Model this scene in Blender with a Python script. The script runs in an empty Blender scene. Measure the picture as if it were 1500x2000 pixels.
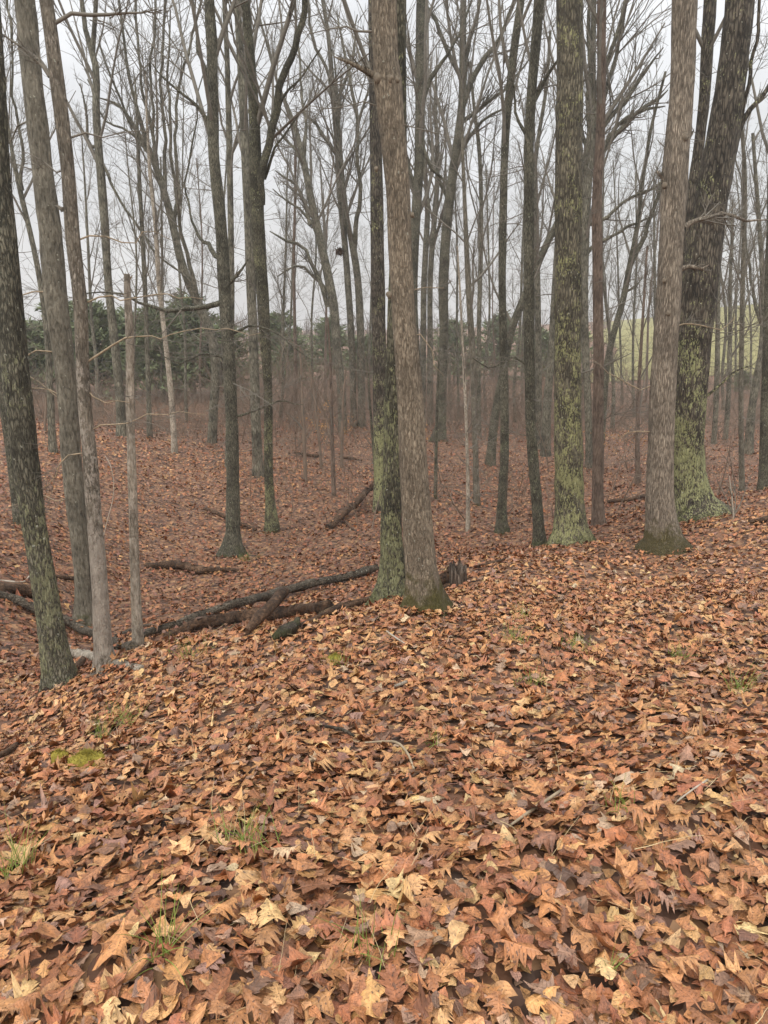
import bpy, math
import numpy as np

rng = np.random.default_rng(7)
R = math.radians
S = bpy.context.scene
COL = S.collection

# ------------------------------------------------------------------ camera
PITCH, FPX, EYE = R(14.0), 1444.0, 1.6
cam = bpy.data.cameras.new('camera')
cam.sensor_fit = 'VERTICAL'
cam.lens_unit = 'FOV'
cam.angle = 2 * math.atan(1000.0 / FPX)
cam.clip_start, cam.clip_end = 0.05, 3000
co = bpy.data.objects.new('camera', cam)
COL.objects.link(co)
co.location = (0, 0, EYE)
co.rotation_euler = (R(90) - PITCH, 0, 0)
S.camera = co

# ------------------------------------------------------------------ overcast sky
SUN_EL, SUN_ROT = R(52), R(200)
SKY_GAIN, NISHITA = 1.2, 0.10
w = bpy.data.worlds.new('World')
S.world = w
w.use_nodes = True
nt = w.node_tree
nt.nodes.clear()
N = nt.nodes.new
L = nt.links.new
out = N('ShaderNodeOutputWorld')
bg = N('ShaderNodeBackground')
sky = N('ShaderNodeTexSky')
sky.sky_type = 'NISHITA'
sky.sun_disc = False
sky.sun_elevation, sky.sun_rotation = SUN_EL, SUN_ROT
sky.dust_density = 4.0
bg.inputs['Strength'].default_value = NISHITA
# cloud deck: an overcast gradient (brighter overhead) with soft cloud banks,
# divided by the Background strength so that the deck keeps its own brightness
tc = N('ShaderNodeTexCoord')
sep = N('ShaderNodeSeparateXYZ')
L(tc.outputs['Generated'], sep.inputs[0])
up = N('ShaderNodeMath'); up.operation = 'MAXIMUM'; up.inputs[1].default_value = 0.0
L(sep.outputs['Z'], up.inputs[0])
lin = N('ShaderNodeMath'); lin.operation = 'MULTIPLY_ADD'       # 0.40 + 0.35 z + 0.75 z^2
lin.inputs[1].default_value, lin.inputs[2].default_value = 0.75, 0.35
L(up.outputs[0], lin.inputs[0])
quad = N('ShaderNodeMath'); quad.operation = 'MULTIPLY_ADD'; quad.inputs[2].default_value = 0.40
L(lin.outputs[0], quad.inputs[0]); L(up.outputs[0], quad.inputs[1])
grad = N('ShaderNodeMath'); grad.operation = 'MULTIPLY'; grad.inputs[1].default_value = SKY_GAIN / NISHITA
L(quad.outputs[0], grad.inputs[0])
mp = N('ShaderNodeMapping'); mp.inputs['Scale'].default_value = (1, 1, 3.2)
L(tc.outputs['Generated'], mp.inputs[0])
cn = N('ShaderNodeTexNoise'); cn.inputs['Scale'].default_value = 2.6
cn.inputs['Detail'].default_value = 5; cn.inputs['Roughness'].default_value = 0.5
L(mp.outputs[0], cn.inputs['Vector'])
cr = N('ShaderNodeMapRange')
cr.inputs['From Min'].default_value = 0.3; cr.inputs['From Max'].default_value = 0.7
cr.inputs['To Min'].default_value = 0.86; cr.inputs['To Max'].default_value = 1.14
L(cn.outputs['Fac'], cr.inputs['Value'])
mm = N('ShaderNodeMath'); mm.operation = 'MULTIPLY'
L(grad.outputs[0], mm.inputs[0]); L(cr.outputs[0], mm.inputs[1])
deck = N('ShaderNodeVectorMath'); deck.operation = 'SCALE'
deck.inputs[0].default_value = (0.99, 1.0, 1.015)
L(mm.outputs[0], deck.inputs['Scale'])
mix = N('ShaderNodeMix'); mix.data_type = 'RGBA'
mix.inputs['Factor'].default_value = 0.90
L(sky.outputs[0], mix.inputs['A']); L(deck.outputs[0], mix.inputs['B'])
L(mix.outputs['Result'], bg.inputs['Color'])
L(bg.outputs[0], out.inputs['Surface'])

sun = bpy.data.lights.new('sun', 'SUN')
sun.energy, sun.angle, sun.color = 1.5, R(50), (1.0, 0.96, 0.90)
so = bpy.data.objects.new('sun', sun)
COL.objects.link(so)
so.rotation_euler = (R(90) - SUN_EL, 0, R(180) - SUN_ROT)

S.view_settings.view_transform = 'Standard'
S.view_settings.look = 'None'
S.view_settings.exposure = 0.52
S.view_settings.gamma = 1.0
S.view_settings.use_curve_mapping = False
S.cycles.use_denoising = True
S.cycles.max_bounces = 5
S.cycles.diffuse_bounces = 3
S.cycles.glossy_bounces = 2
S.cycles.volume_bounces = 2
S.cycles.volume_max_steps = 32
HAZE = 0.0008

# ------------------------------------------------------------------ points along the photograph's rays
cp, sp = math.cos(PITCH), math.sin(PITCH)


def at(px, py, d):
    """World point that stands d metres in front of the camera on the ray of a pixel."""
    v = np.array([px - 750.0, FPX * cp + (1000.0 - py) * sp, -FPX * sp + (1000.0 - py) * cp])
    return np.array([0, 0, EYE]) + v * (d / v[1])


def scale_at(py, d):
    """metres per pixel there"""
    vy = FPX * cp + (1000.0 - py) * sp
    return d / vy


# ------------------------------------------------------------------ terrain
ctrl = [
    (750, 2000, 1.67), (60, 2000, 1.70), (1440, 2000, 1.65), (750, 1600, 2.84), (80, 1600, 3.05), (1420, 1600, 2.75),
    (750, 1350, 4.9), (120, 1450, 5.1), (1400, 1350, 4.75), (1400, 1200, 7.1), (1100, 1200, 7.2), (1000, 1105, 9.6),
    (500, 1262, 6.6), (650, 1200, 8.0), (830, 1195, 7.2), (890, 1142, 9.2), (770, 1168, 8.6), (270, 1285, 7.6),
    (120, 1352, 7.0), (208, 1312, 7.0), (0, 1400, 6.5), (-150, 1420, 6.5), (165, 1222, 11.5), (300, 1228, 10.6), (500, 1205, 10.4), (600, 1172, 11.5),
    (300, 1110, 15.8), (455, 1082, 17), (300, 1000, 20.5), (300, 920, 25), (300, 860, 30), (0, 850, 26), (150, 850, 28),
    (450, 890, 29), (560, 920, 27), (100, 1000, 18), (100, 1100, 14), (30, 1150, 11.5), (-250, 1000, 16), (-250, 860, 26),
    (300, 838, 40), (300, 795, 54), (200, 770, 62), (450, 800, 52), (600, 800, 55), (900, 800, 60), (-200, 770, 62),
    (650, 1100, 15), (650, 1000, 22), (650, 900, 32), (870, 1060, 17), (900, 1000, 22), (950, 910, 30), (533, 1040, 20),
    (860, 860, 38), (1050, 1075, 15.5), (980, 1040, 19), (1115, 1060, 14), (1168, 1028, 17), (1297, 1080, 12),
    (1358, 1002, 14.5), (1480, 980, 16), (1650, 960, 16), (1600, 1200, 7), (1450, 968, 22), (1493, 960, 20.5), (1200, 985, 22),
    (1430, 900, 32), (1250, 945, 26), (1300, 850, 45), (1450, 800, 60), (1400, 718, 92), (1400, 650, 138), (1700, 650, 130),
    (1400, 606, 180), (1250, 640, 190), (1700, 580, 200)]
C3 = [at(*c) for c in ctrl]
C3 += [np.array(p, float) for p in [
    (0, -6, 1.0), (-8, -6, 0.7), (8, -6, 1.1), (0, -15, 2.4), (-20, -12, 1.5), (20, -12, 2.5), (14, 3, -.1), (-12, 3, -1.4), (0, 0, 0),
    (-60, 20, -3.0), (60, 20, -2.0), (-80, 80, -3.5), (-60, 140, -3.0), (0, 130, -4.5), (20, 170, -3.0), (-100, 250, -1.5),
    (0, 260, -1.0), (150, 260, 9), (-150, 420, 0), (0, 420, 0.5), (200, 420, 9), (-300, 200, -2), (300, 200, 8), (300, 0, 0), (-300, 0, -2)]]
C3 = np.array(C3)
LS = 1.0


def _warp(x, y):
    """compress distance so that near detail and far land share one smooth surface"""
    x = np.asarray(x, float); y = np.asarray(y, float)
    r = np.hypot(x, y + 4) + 1e-9
    k = np.log1p(r / 6.0) * 6.0 / r
    return x * k, (y + 4) * k


def _tps(r):
    return np.where(r > 1e-9, r * r * np.log(r + 1e-12), 0.0)


_cx, _cy = _warp(C3[:, 0], C3[:, 1])
_n = len(C3)
_K = _tps(np.hypot(_cx[:, None] - _cx[None], _cy[:, None] - _cy[None])) + np.eye(_n) * 0.03
_P = np.stack([np.ones(_n), _cx, _cy], 1)
_A = np.zeros((_n + 3, _n + 3))
_A[:_n, :_n] = _K; _A[:_n, _n:] = _P; _A[_n:, :_n] = _P.T
_W = np.linalg.solve(_A, np.concatenate([C3[:, 2], np.zeros(3)]))
_wv = [(rng.uniform(0, 6.28), rng.uniform(0, 6.28), wl) for wl in (0.45, 0.6, 0.85, 1.2, 1.7, 2.6, 4.1)]


def G(x, y):
    x = np.atleast_1d(np.asarray(x, float)); y = np.atleast_1d(np.asarray(y, float))
    z = np.empty(len(x))
    for i in range(0, len(x), 40000):
        s = slice(i, i + 40000)
        wx, wy = _warp(x[s], y[s])
        z[s] = _tps(np.hypot(wx[:, None] - _cx, wy[:, None] - _cy)) @ _W[:_n] + _W[_n] + _W[_n + 1] * wx + _W[_n + 2] * wy
    for a, ph, wl in _wv:
        z += 0.014 * wl ** 0.8 * np.sin((x * math.cos(a) + y * math.sin(a)) * 6.283 / wl + ph + 1.3 * np.sin(x * 2.1 / wl + a))
    return z


def g1(x, y):
    return float(G(x, y)[0])


def hit(px, py, lo=0.8, hi=200):
    """where the ray of a pixel meets the ground"""
    ds = np.geomspace(lo, hi, 500)
    P = np.array([at(px, py, d) for d in ds])
    below = np.nonzero(P[:, 2] < G(P[:, 0], P[:, 1]))[0]
    d = ds[below[0]] if len(below) else hi
    p = at(px, py, d)
    return np.array([p[0], p[1], g1(p[0], p[1])])


# ------------------------------------------------------------------ mesh and object helpers
def mesh_np(name, v, f, smooth=True, attrs=None):
    """v (N,3), f (M,k); attrs {name: (type, array)} per vertex"""
    v = np.asarray(v, np.float32); f = np.asarray(f, np.int32)
    me = bpy.data.meshes.new(name)
    me.vertices.add(len(v)); me.vertices.foreach_set('co', v.ravel())
    k = f.shape[1]
    me.loops.add(f.size); me.loops.foreach_set('vertex_index', f.ravel())
    me.polygons.add(len(f))
    me.polygons.foreach_set('loop_start', np.arange(0, f.size, k, dtype=np.int32))
    me.polygons.foreach_set('loop_total', np.full(len(f), k, np.int32))
    me.polygons.foreach_set('use_smooth', np.full(len(f), smooth, bool))
    for an, (ty, arr) in (attrs or {}).items():
        a = me.attributes.new(an, ty, 'POINT')
        a.data.foreach_set('color' if ty == 'FLOAT_COLOR' else 'vector', np.asarray(arr, np.float32).ravel())
    me.update(calc_edges=True)
    me.validate()
    return me


def link(name, me, mat, parent=None, loc=None, **props):
    o = bpy.data.objects.new(name, me)
    COL.objects.link(o)
    if mat is not None and len(me.materials) == 0:
        me.materials.append(mat)
    if parent is not None:
        o.parent = parent
    if loc is not None:
        o.location = [float(c) for c in loc]
    for k, val in props.items():
        o[k] = val
    return o


def root(name, loc, label, cat, group=None):
    o = bpy.data.objects.new(name, None)
    COL.objects.link(o)
    o.location = [float(c) for c in loc]
    o.empty_display_size = 0.2
    o['label'] = label; o['category'] = cat
    if group:
        o['group'] = group
    return o


def tubes(P, r, sides, cap=False):
    """P (N,K,3) polylines, r (N,K) radii -> verts, quads; every tube is swept on its own frame"""
    P = np.asarray(P, float); r = np.asarray(r, float)
    Nn, K, _ = P.shape
    T = np.gradient(P, axis=1)
    T /= np.linalg.norm(T, axis=2, keepdims=True) + 1e-12
    mean = P[:, -1] - P[:, 0]
    mean /= np.linalg.norm(mean, axis=1, keepdims=True) + 1e-12
    ref = np.where(np.abs(mean[:, 2:3]) > 0.8, np.array([[1.0, 0, 0]]), np.array([[0, 0, 1.0]]))
    U = np.cross(T, ref[:, None]); U /= np.linalg.norm(U, axis=2, keepdims=True) + 1e-12
    V = np.cross(T, U)
    a = np.arange(sides) * 2 * np.pi / sides
    ring = (U[:, :, None] * np.cos(a)[None, None, :, None] + V[:, :, None] * np.sin(a)[None, None, :, None])
    v = P[:, :, None] + ring * r[:, :, None, None]
    idx = np.arange(Nn * K * sides).reshape(Nn, K, sides)
    j = np.roll(np.arange(sides), -1)
    q = np.stack([idx[:, :-1], idx[:, :-1][:, :, j], idx[:, 1:][:, :, j], idx[:, 1:]], -1)
    return v.reshape(-1, 3), q.reshape(-1, 4)


class Bag:
    """collects quads for one mesh"""
    def __init__(self):
        self.v, self.f, self.n = [], [], 0

    def add(self, v, f):
        self.v.append(v); self.f.append(np.asarray(f) + self.n); self.n += len(v)

    def mesh(self, name, org=(0, 0, 0), smooth=True, attrs=None):
        return mesh_np(name, np.concatenate(self.v) - np.asarray(org), np.concatenate(self.f), smooth, attrs)


def resample(path, rad, step):
    path = np.asarray(path, float); rad = np.asarray(rad, float)
    s = np.concatenate([[0], np.cumsum(np.linalg.norm(np.diff(path, axis=0), axis=1))])
    n = max(4, int(s[-1] / step) + 1)
    t = np.linspace(0, s[-1], n)
    # smooth curve through the points (Catmull-Rom-like by cubic Hermite)
    m = np.gradient(path, s, axis=0)
    i = np.clip(np.searchsorted(s, t, 'right') - 1, 0, len(s) - 2)
    h = (s[i + 1] - s[i])[:, None]; u = ((t - s[i]) / (s[i + 1] - s[i]))[:, None]
    p = ((2 * u ** 3 - 3 * u ** 2 + 1) * path[i] + (u ** 3 - 2 * u ** 2 + u) * h * m[i]
         + (-2 * u ** 3 + 3 * u ** 2) * path[i + 1] + (u ** 3 - u ** 2) * h * m[i + 1])
    return p, np.interp(t, s, rad)


def wob(P, amp, seed, wl=1.0):
    """gentle wander of a polyline"""
    q = np.random.default_rng(seed)
    s = np.concatenate([[0], np.cumsum(np.linalg.norm(np.diff(P, axis=0), axis=1))])
    o = np.zeros_like(P)
    for k in range(3):
        o += amp / (k + 1) * np.sin(s[:, None] * 6.283 * (k + 1) / wl + q.uniform(0, 6.28, 3)[None])
    o -= o[0]
    return P + o


# ------------------------------------------------------------------ materials
def new_mat(name):
    m = bpy.data.materials.new(name)
    m.use_nodes = True
    t = m.node_tree
    b = t.nodes['Principled BSDF']
    return m, t, b


def nd(t, kind, **inp):
    n = t.nodes.new(kind)
    for k, val in inp.items():
        if k.startswith('_'):
            setattr(n, k[1:], val)
        else:
            n.inputs[k.replace('__', ' ')].default_value = val
    return n


def ramp(t, src, stops, mode='LINEAR'):
    n = t.nodes.new('ShaderNodeValToRGB')
    e = n.color_ramp.elements
    n.color_ramp.interpolation = mode
    while len(e) < len(stops):
        e.new(0.5)
    for el, (p, c) in zip(e, stops):
        el.position = p
        el.color = (*c, 1) if len(c) == 3 else c
    t.links.new(src, n.inputs[0])
    return n.outputs[0]


def rng_map(t, src, a, b, c=0.0, d=1.0):
    n = nd(t, 'ShaderNodeMapRange', From__Min=a, From__Max=b, To__Min=c, To__Max=d)
    t.links.new(src, n.inputs['Value'])
    return n.outputs[0]


def mixc(t, fac, a, b):
    n = t.nodes.new('ShaderNodeMix'); n.data_type = 'RGBA'
    for sock, val in (('Factor', fac), ('A', a), ('B', b)):
        i = n.inputs[sock] if sock != 'Factor' else n.inputs[0]
        if isinstance(val, (int, float)):
            i.default_value = val
        elif isinstance(val, tuple):
            i.default_value = (*val, 1)
        else:
            t.links.new(val, i)
    return n.outputs['Result']


def mth(t, op, a, b=None):
    n = t.nodes.new('ShaderNodeMath'); n.operation = op
    for i, val in enumerate((a, b)):
        if val is None:
            continue
        if isinstance(val, (int, float)):
            n.inputs[i].default_value = val
        else:
            t.links.new(val, n.inputs[i])
    return n.outputs[0]


def bark(name, dark, light, fine=40.0, stretch=0.2, plates=0.5, lichen=0.0, lichen_col=(0.30, 0.34, 0.19), spots=0.0,
         spot_col=(0.46, 0.46, 0.36), moss=0.0, moss_col=(0.10, 0.11, 0.03), low=1.3, sheet=0.06, bump=1.0, stain=0.5):
    dark, light = tuple(1.14 * x for x in dark), tuple(1.14 * x for x in light)
    m, t, b = new_mat(name)
    tc = nd(t, 'ShaderNodeTexCoord')
    info = nd(t, 'ShaderNodeObjectInfo')
    sh = nd(t, 'ShaderNodeVectorMath', _operation='MULTIPLY_ADD')
    t.links.new(info.outputs['Random'], sh.inputs[0])
    sh.inputs[1].default_value = (37, 53, 0)
    t.links.new(tc.outputs['Object'], sh.inputs[2])
    vec = sh.outputs[0]
    mp = nd(t, 'ShaderNodeMapping', Scale=(1, 1, stretch)); t.links.new(vec, mp.inputs[0])
    no = nd(t, 'ShaderNodeTexNoise', Scale=fine, Detail=7.0, Roughness=0.68, Distortion=0.4); t.links.new(mp.outputs[0], no.inputs['Vector'])
    vo = nd(t, 'ShaderNodeTexVoronoi', _feature='DISTANCE_TO_EDGE', Scale=fine * 1.1); t.links.new(mp.outputs[0], vo.inputs['Vector'])
    vd = nd(t, 'ShaderNodeVectorMath', _operation='MULTIPLY_ADD')
    t.links.new(no.outputs['Color'], vd.inputs[0]); vd.inputs[1].default_value = (0.06, 0.06, 0.03)
    t.links.new(mp.outputs[0], vd.inputs[2]); t.links.new(vd.outputs[0], vo.inputs['Vector'])
    edge = rng_map(t, vo.outputs['Distance'], 0.0, 0.22)
    big = nd(t, 'ShaderNodeTexNoise', Scale=2.2, Detail=4.0, Roughness=0.6); t.links.new(vec, big.inputs['Vector'])
    hgt = mth(t, 'ADD', mth(t, 'MULTIPLY', rng_map(t, no.outputs['Fac'], 0.3, 0.7), 1 - plates), mth(t, 'MULTIPLY', edge, plates))
    c = ramp(t, hgt, [(0.10, tuple(x * 0.42 for x in dark)), (0.42, dark), (0.85, light)])
    wet = rng_map(t, big.outputs['Fac'], 0.35, 0.65, 1.0 - stain, 1.15)
    wc = nd(t, 'ShaderNodeVectorMath', _operation='SCALE'); t.links.new(c, wc.inputs[0]); t.links.new(wet, wc.inputs['Scale'])
    c = wc.outputs[0]
    sx = nd(t, 'ShaderNodeSeparateXYZ'); t.links.new(tc.outputs['Object'], sx.inputs[0])
    if lichen > 0:
        n1 = nd(t, 'ShaderNodeTexNoise', Scale=2.0, Detail=2.0); t.links.new(vec, n1.inputs['Vector'])
        ml = nd(t, 'ShaderNodeMapping', Scale=(1, 1, 0.55)); t.links.new(vec, ml.inputs[0])
        n2 = nd(t, 'ShaderNodeTexNoise', Scale=13.0, Detail=6.0, Roughness=0.72); t.links.new(ml.outputs[0], n2.inputs['Vector'])
        n4 = nd(t, 'ShaderNodeTexNoise', Scale=44.0, Detail=3.0, Roughness=0.6); t.links.new(ml.outputs[0], n4.inputs['Vector'])
        f = mth(t, 'ADD', mth(t, 'MULTIPLY', n1.outputs['Fac'], 0.8), mth(t, 'ADD', n2.outputs['Fac'], mth(t, 'MULTIPLY', n4.outputs['Fac'], 1.1)))
        band = mth(t, 'ABSOLUTE', mth(t, 'SUBTRACT', sx.outputs['Z'], low))
        f = mth(t, 'ADD', f, rng_map(t, band, 0.0, 2.2, sheet, 0.0))
        f = mth(t, 'SUBTRACT', f, rng_map(t, edge, 0.0, 0.5, 0.12, 0.0))
        f = mth(t, 'SUBTRACT', f, rng_map(t, sx.outputs['Z'], 2.2, 6.5, 0.0, 0.13))
        f = rng_map(t, f, 1.61 - lichen * 0.4, 1.75 - lichen * 0.4)
        lc = ramp(t, n2.outputs['Fac'], [(0.35, tuple(x * 0.6 for x in lichen_col)), (0.6, lichen_col)])
        c = mixc(t, mth(t, 'MULTIPLY', f, 0.9), c, lc)
    if spots > 0:
        w2 = nd(t, 'ShaderNodeTexNoise', Scale=60.0, Detail=2.0); t.links.new(vec, w2.inputs['Vector'])
        v2o = nd(t, 'ShaderNodeVectorMath', _operation='MULTIPLY_ADD'); t.links.new(w2.outputs['Color'], v2o.inputs[0])
        v2o.inputs[1].default_value = (.035, .035, .05); t.links.new(vec, v2o.inputs[2])
        v2 = nd(t, 'ShaderNodeTexVoronoi', Scale=23.0); t.links.new(v2o.outputs[0], v2.inputs['Vector'])
        sc = nd(t, 'ShaderNodeSeparateColor'); t.links.new(v2.outputs['Color'], sc.inputs[0])
        size = rng_map(t, sc.outputs[0], 1 - spots, 1.0, 0.0, 0.30)
        f = rng_map(t, mth(t, 'SUBTRACT', size, v2.outputs['Distance']), 0.0, 0.06)
        c = mixc(t, f, c, spot_col)
    if moss > 0:
        n3 = nd(t, 'ShaderNodeTexNoise', Scale=6.0, Detail=5.0, Roughness=0.65); t.links.new(vec, n3.inputs['Vector'])
        f = mth(t, 'SUBTRACT', mth(t, 'ADD', n3.outputs['Fac'], -0.5), mth(t, 'MULTIPLY', mth(t, 'SUBTRACT', sx.outputs['Z'], moss * .8), 0.8))
        f = rng_map(t, f, -0.06, 0.16)
        mc = ramp(t, no.outputs['Fac'], [(0.3, tuple(x * 0.45 for x in moss_col)), (0.7, moss_col)])
        c = mixc(t, mth(t, 'MULTIPLY', f, 0.88), c, mc)
    t.links.new(c, b.inputs['Base Color'])
    b.inputs['Roughness'].default_value = 0.78
    b.inputs['Specular IOR Level'].default_value = 0.3
    bp = nd(t, 'ShaderNodeBump', Strength=bump, Distance=0.03)
    t.links.new(hgt, bp.inputs['Height'])
    t.links.new(bp.outputs[0], b.inputs['Normal'])
    return m


def plain(name, a, bcol, scale=20.0, rough=0.8, stretch=(1, 1, 1), bump=0.3, vary=0.0):
    m, t, b = new_mat(name)
    tc = nd(t, 'ShaderNodeTexCoord')
    mp = nd(t, 'ShaderNodeMapping', Scale=stretch); t.links.new(tc.outputs['Object'], mp.inputs[0])
    no = nd(t, 'ShaderNodeTexNoise', Scale=scale, Detail=6.0, Roughness=0.65); t.links.new(mp.outputs[0], no.inputs['Vector'])
    c = ramp(t, no.outputs['Fac'], [(0.3, a), (0.7, bcol)])
    t.links.new(c, b.inputs['Base Color'])
    b.inputs['Roughness'].default_value = rough
    b.inputs['Specular IOR Level'].default_value = 0.3
    if bump:
        bp = nd(t, 'ShaderNodeBump', Strength=bump, Distance=0.02); t.links.new(no.outputs['Fac'], bp.inputs['Height'])
        t.links.new(bp.outputs[0], b.inputs['Normal'])
    return m


M = {}
M['edge'] = bark('edge_tree_bark', (0.10, 0.093, 0.066), (0.225, 0.208, 0.15), spots=0.3, lichen=0.13, sheet=0.22, low=0.8, lichen_col=(0.33, 0.33, 0.19), moss=0.08)
M['dark'] = bark('dark_bark', (0.10, 0.093, 0.066), (0.225, 0.208, 0.15), spots=0.24, lichen=0.06, lichen_col=(0.27, 0.28, 0.17), moss=0.12)
M['oak'] = bark('flaky_oak_bark', (0.21, 0.168, 0.118), (0.40, 0.33, 0.24), fine=44, stretch=0.24, plates=0.35, spots=0.16, moss=0.42, stain=0.3,
                spot_col=(0.5, 0.48, 0.38), moss_col=(0.13, 0.115, 0.025))
M['oak2'] = bark('shaggy_oak_bark', (0.215, 0.175, 0.13), (0.41, 0.345, 0.265), fine=40, stretch=0.13, plates=0.45, moss=0.62, stain=0.3,
                 moss_col=(0.115, 0.095, 0.025))
M['lichen'] = bark('lichen_bark', (0.09, 0.078, 0.055), (0.20, 0.175, 0.12), fine=24, lichen=0.50, sheet=0.06, low=1.6, spots=0.2, moss=0.25,
                   lichen_col=(0.36, 0.355, 0.165))
M['lichen2'] = bark('patchy_lichen_bark', (0.06, 0.05, 0.038), (0.16, 0.135, 0.10), fine=20, lichen=0.30, sheet=0.24, low=1.2, spots=0.12, moss=0.12,
                    lichen_col=(0.37, 0.375, 0.18))
M['tinge'] = bark('green_tinged_bark', (0.085, 0.078, 0.052), (0.185, 0.17, 0.115), lichen=0.36, sheet=0.10, low=0.3, spots=0.15, moss=0.1, lichen_col=(0.33, 0.33, 0.17))
M['grey'] = bark('smooth_grey_bark', (0.14, 0.124, 0.092), (0.245, 0.222, 0.17), fine=22, stretch=0.3, plates=0.15, spots=0.12, stain=0.3, moss=0.1)
M['pale'] = bark('pale_bark', (0.33, 0.28, 0.215), (0.56, 0.49, 0.40), fine=30, stretch=0.3, plates=0.2, stain=0.35)
M['peel'] = bark('peeling_bark', (0.165, 0.14, 0.105), (0.31, 0.27, 0.21), fine=34, stretch=0.25, plates=0.25, stain=0.35, spots=0.12, lichen=0.30, sheet=0.42, low=0.45, lichen_col=(0.47, 0.41, 0.34))
M['red'] = bark('red_brown_bark', (0.135, 0.098, 0.074), (0.235, 0.178, 0.135), fine=26, stretch=0.2, plates=0.2, stain=0.3)
M['knot'] = plain('knot_bark', (0.10, 0.08, 0.058), (0.22, 0.18, 0.13), 30)
M['far'] = bark('far_bark', (0.128, 0.118, 0.086), (0.235, 0.218, 0.163), fine=18)
M['twig'] = plain('twig_bark', (0.118, 0.104, 0.083), (0.21, 0.188, 0.152), 9, bump=0)
M['paletwig'] = plain('pale_twig_bark', (0.26, 0.22, 0.17), (0.48, 0.42, 0.34), 30, bump=0)
M['midtwig'] = plain('weathered_twig_bark', (0.20, 0.155, 0.10), (0.38, 0.30, 0.20), 30, bump=0)
M['rot'] = bark('rotten_wood', (0.08, 0.046, 0.027), (0.20, 0.115, 0.066), fine=22, stretch=1.0, plates=0.1, stain=0.6, moss=0.0)
M['log'] = bark('log_bark', (0.065, 0.052, 0.036), (0.19, 0.155, 0.115), fine=24, stretch=1.0, plates=0.25, spots=0.2, stain=0.5)
M['knob'] = bark('mossy_wood', (0.07, 0.055, 0.04), (0.17, 0.14, 0.10), moss=0.12, moss_col=(0.10, 0.105, 0.035), spots=0.25)
M['brush'] = plain('brush_bark', (0.13, 0.095, 0.07), (0.25, 0.19, 0.14), 1.3, bump=0)
M['straw'] = plain('straw', (0.45, 0.33, 0.16), (0.66, 0.53, 0.32), 6, bump=0, rough=0.6)
M['blade'] = plain('grass_blade', (0.13, 0.20, 0.035), (0.30, 0.36, 0.08), 5, bump=0, rough=0.55)
M['moss'] = plain('moss_green', (0.15, 0.125, 0.018), (0.32, 0.26, 0.04), 40, bump=0.5)
M['needle'] = plain('pine_needles', (0.085, 0.108, 0.052), (0.185, 0.215, 0.11), 1.4, bump=0)
M['field'] = plain('pasture_grass', (0.16, 0.145, 0.05), (0.25, 0.225, 0.085), 0.12, bump=0)
M['farwood'] = plain('far_wood', (0.10, 0.085, 0.075), (0.17, 0.145, 0.125), 0.4, bump=0)
M['beech'] = plain('dry_beech_leaves', (0.34, 0.16, 0.05), (0.52, 0.30, 0.12), 8, bump=0)

# leaf litter material: each leaf carries its own colour, veins and blotches follow its own shape
m, t, b = new_mat('dead_leaf')
at_c = nd(t, 'ShaderNodeAttribute', _attribute_name='tint')
at_u = nd(t, 'ShaderNodeAttribute', _attribute_name='leaf')
sx = nd(t, 'ShaderNodeSeparateXYZ'); t.links.new(at_u.outputs['Vector'], sx.inputs[0])
au = mth(t, 'ABSOLUTE', sx.outputs['X'])
rib = rng_map(t, au, 0.0, 0.05, 1.0, 0.0)
ph = mth(t, 'SUBTRACT', sx.outputs['Y'], mth(t, 'MULTIPLY', au, 0.35))
vein = mth(t, 'PINGPONG', mth(t, 'MULTIPLY', ph, 9.0), 0.5)
vein = mth(t, 'MULTIPLY', rng_map(t, vein, 0.0, 0.09, 1.0, 0.0), 0.6)
lines = mth(t, 'MAXIMUM', rib, vein)
no = nd(t, 'ShaderNodeTexNoise', Scale=4.2, Detail=6.0, Roughness=0.7); t.links.new(at_u.outputs['Vector'], no.inputs['Vector'])
ns = nd(t, 'ShaderNodeTexNoise', Scale=13.0, Detail=2.0); t.links.new(at_u.outputs['Vector'], ns.inputs['Vector'])
bl = rng_map(t, no.outputs['Fac'], 0.3, 0.7, 0.42, 1.36)
sc = nd(t, 'ShaderNodeVectorMath', _operation='SCALE'); t.links.new(at_c.outputs['Color'], sc.inputs[0]); t.links.new(bl, sc.inputs['Scale'])
c = mixc(t, mth(t, 'MULTIPLY', rng_map(t, ns.outputs['Fac'], 0.61, 0.67), 0.75), sc.outputs[0], (0.035, 0.02, 0.014))
li = nd(t, 'ShaderNodeVectorMath', _operation='SCALE', Scale=1.4); t.links.new(c, li.inputs[0])
c = mixc(t, mth(t, 'MULTIPLY', lines, 0.45), c, li.outputs[0])
t.links.new(c, b.inputs['Base Color'])
t.links.new(rng_map(t, no.outputs['Fac'], 0.3, 0.7, 0.28, 0.62), b.inputs['Roughness'])
b.inputs['Specular IOR Level'].default_value = 0.5
bp = nd(t, 'ShaderNodeBump', Strength=0.8, Distance=0.008); t.links.new(mth(t, 'ADD', no.outputs['Fac'], mth(t, 'MULTIPLY', lines, 0.4)), bp.inputs['Height'])
t.links.new(bp.outputs[0], b.inputs['Normal'])
M['leaf'] = m

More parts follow.
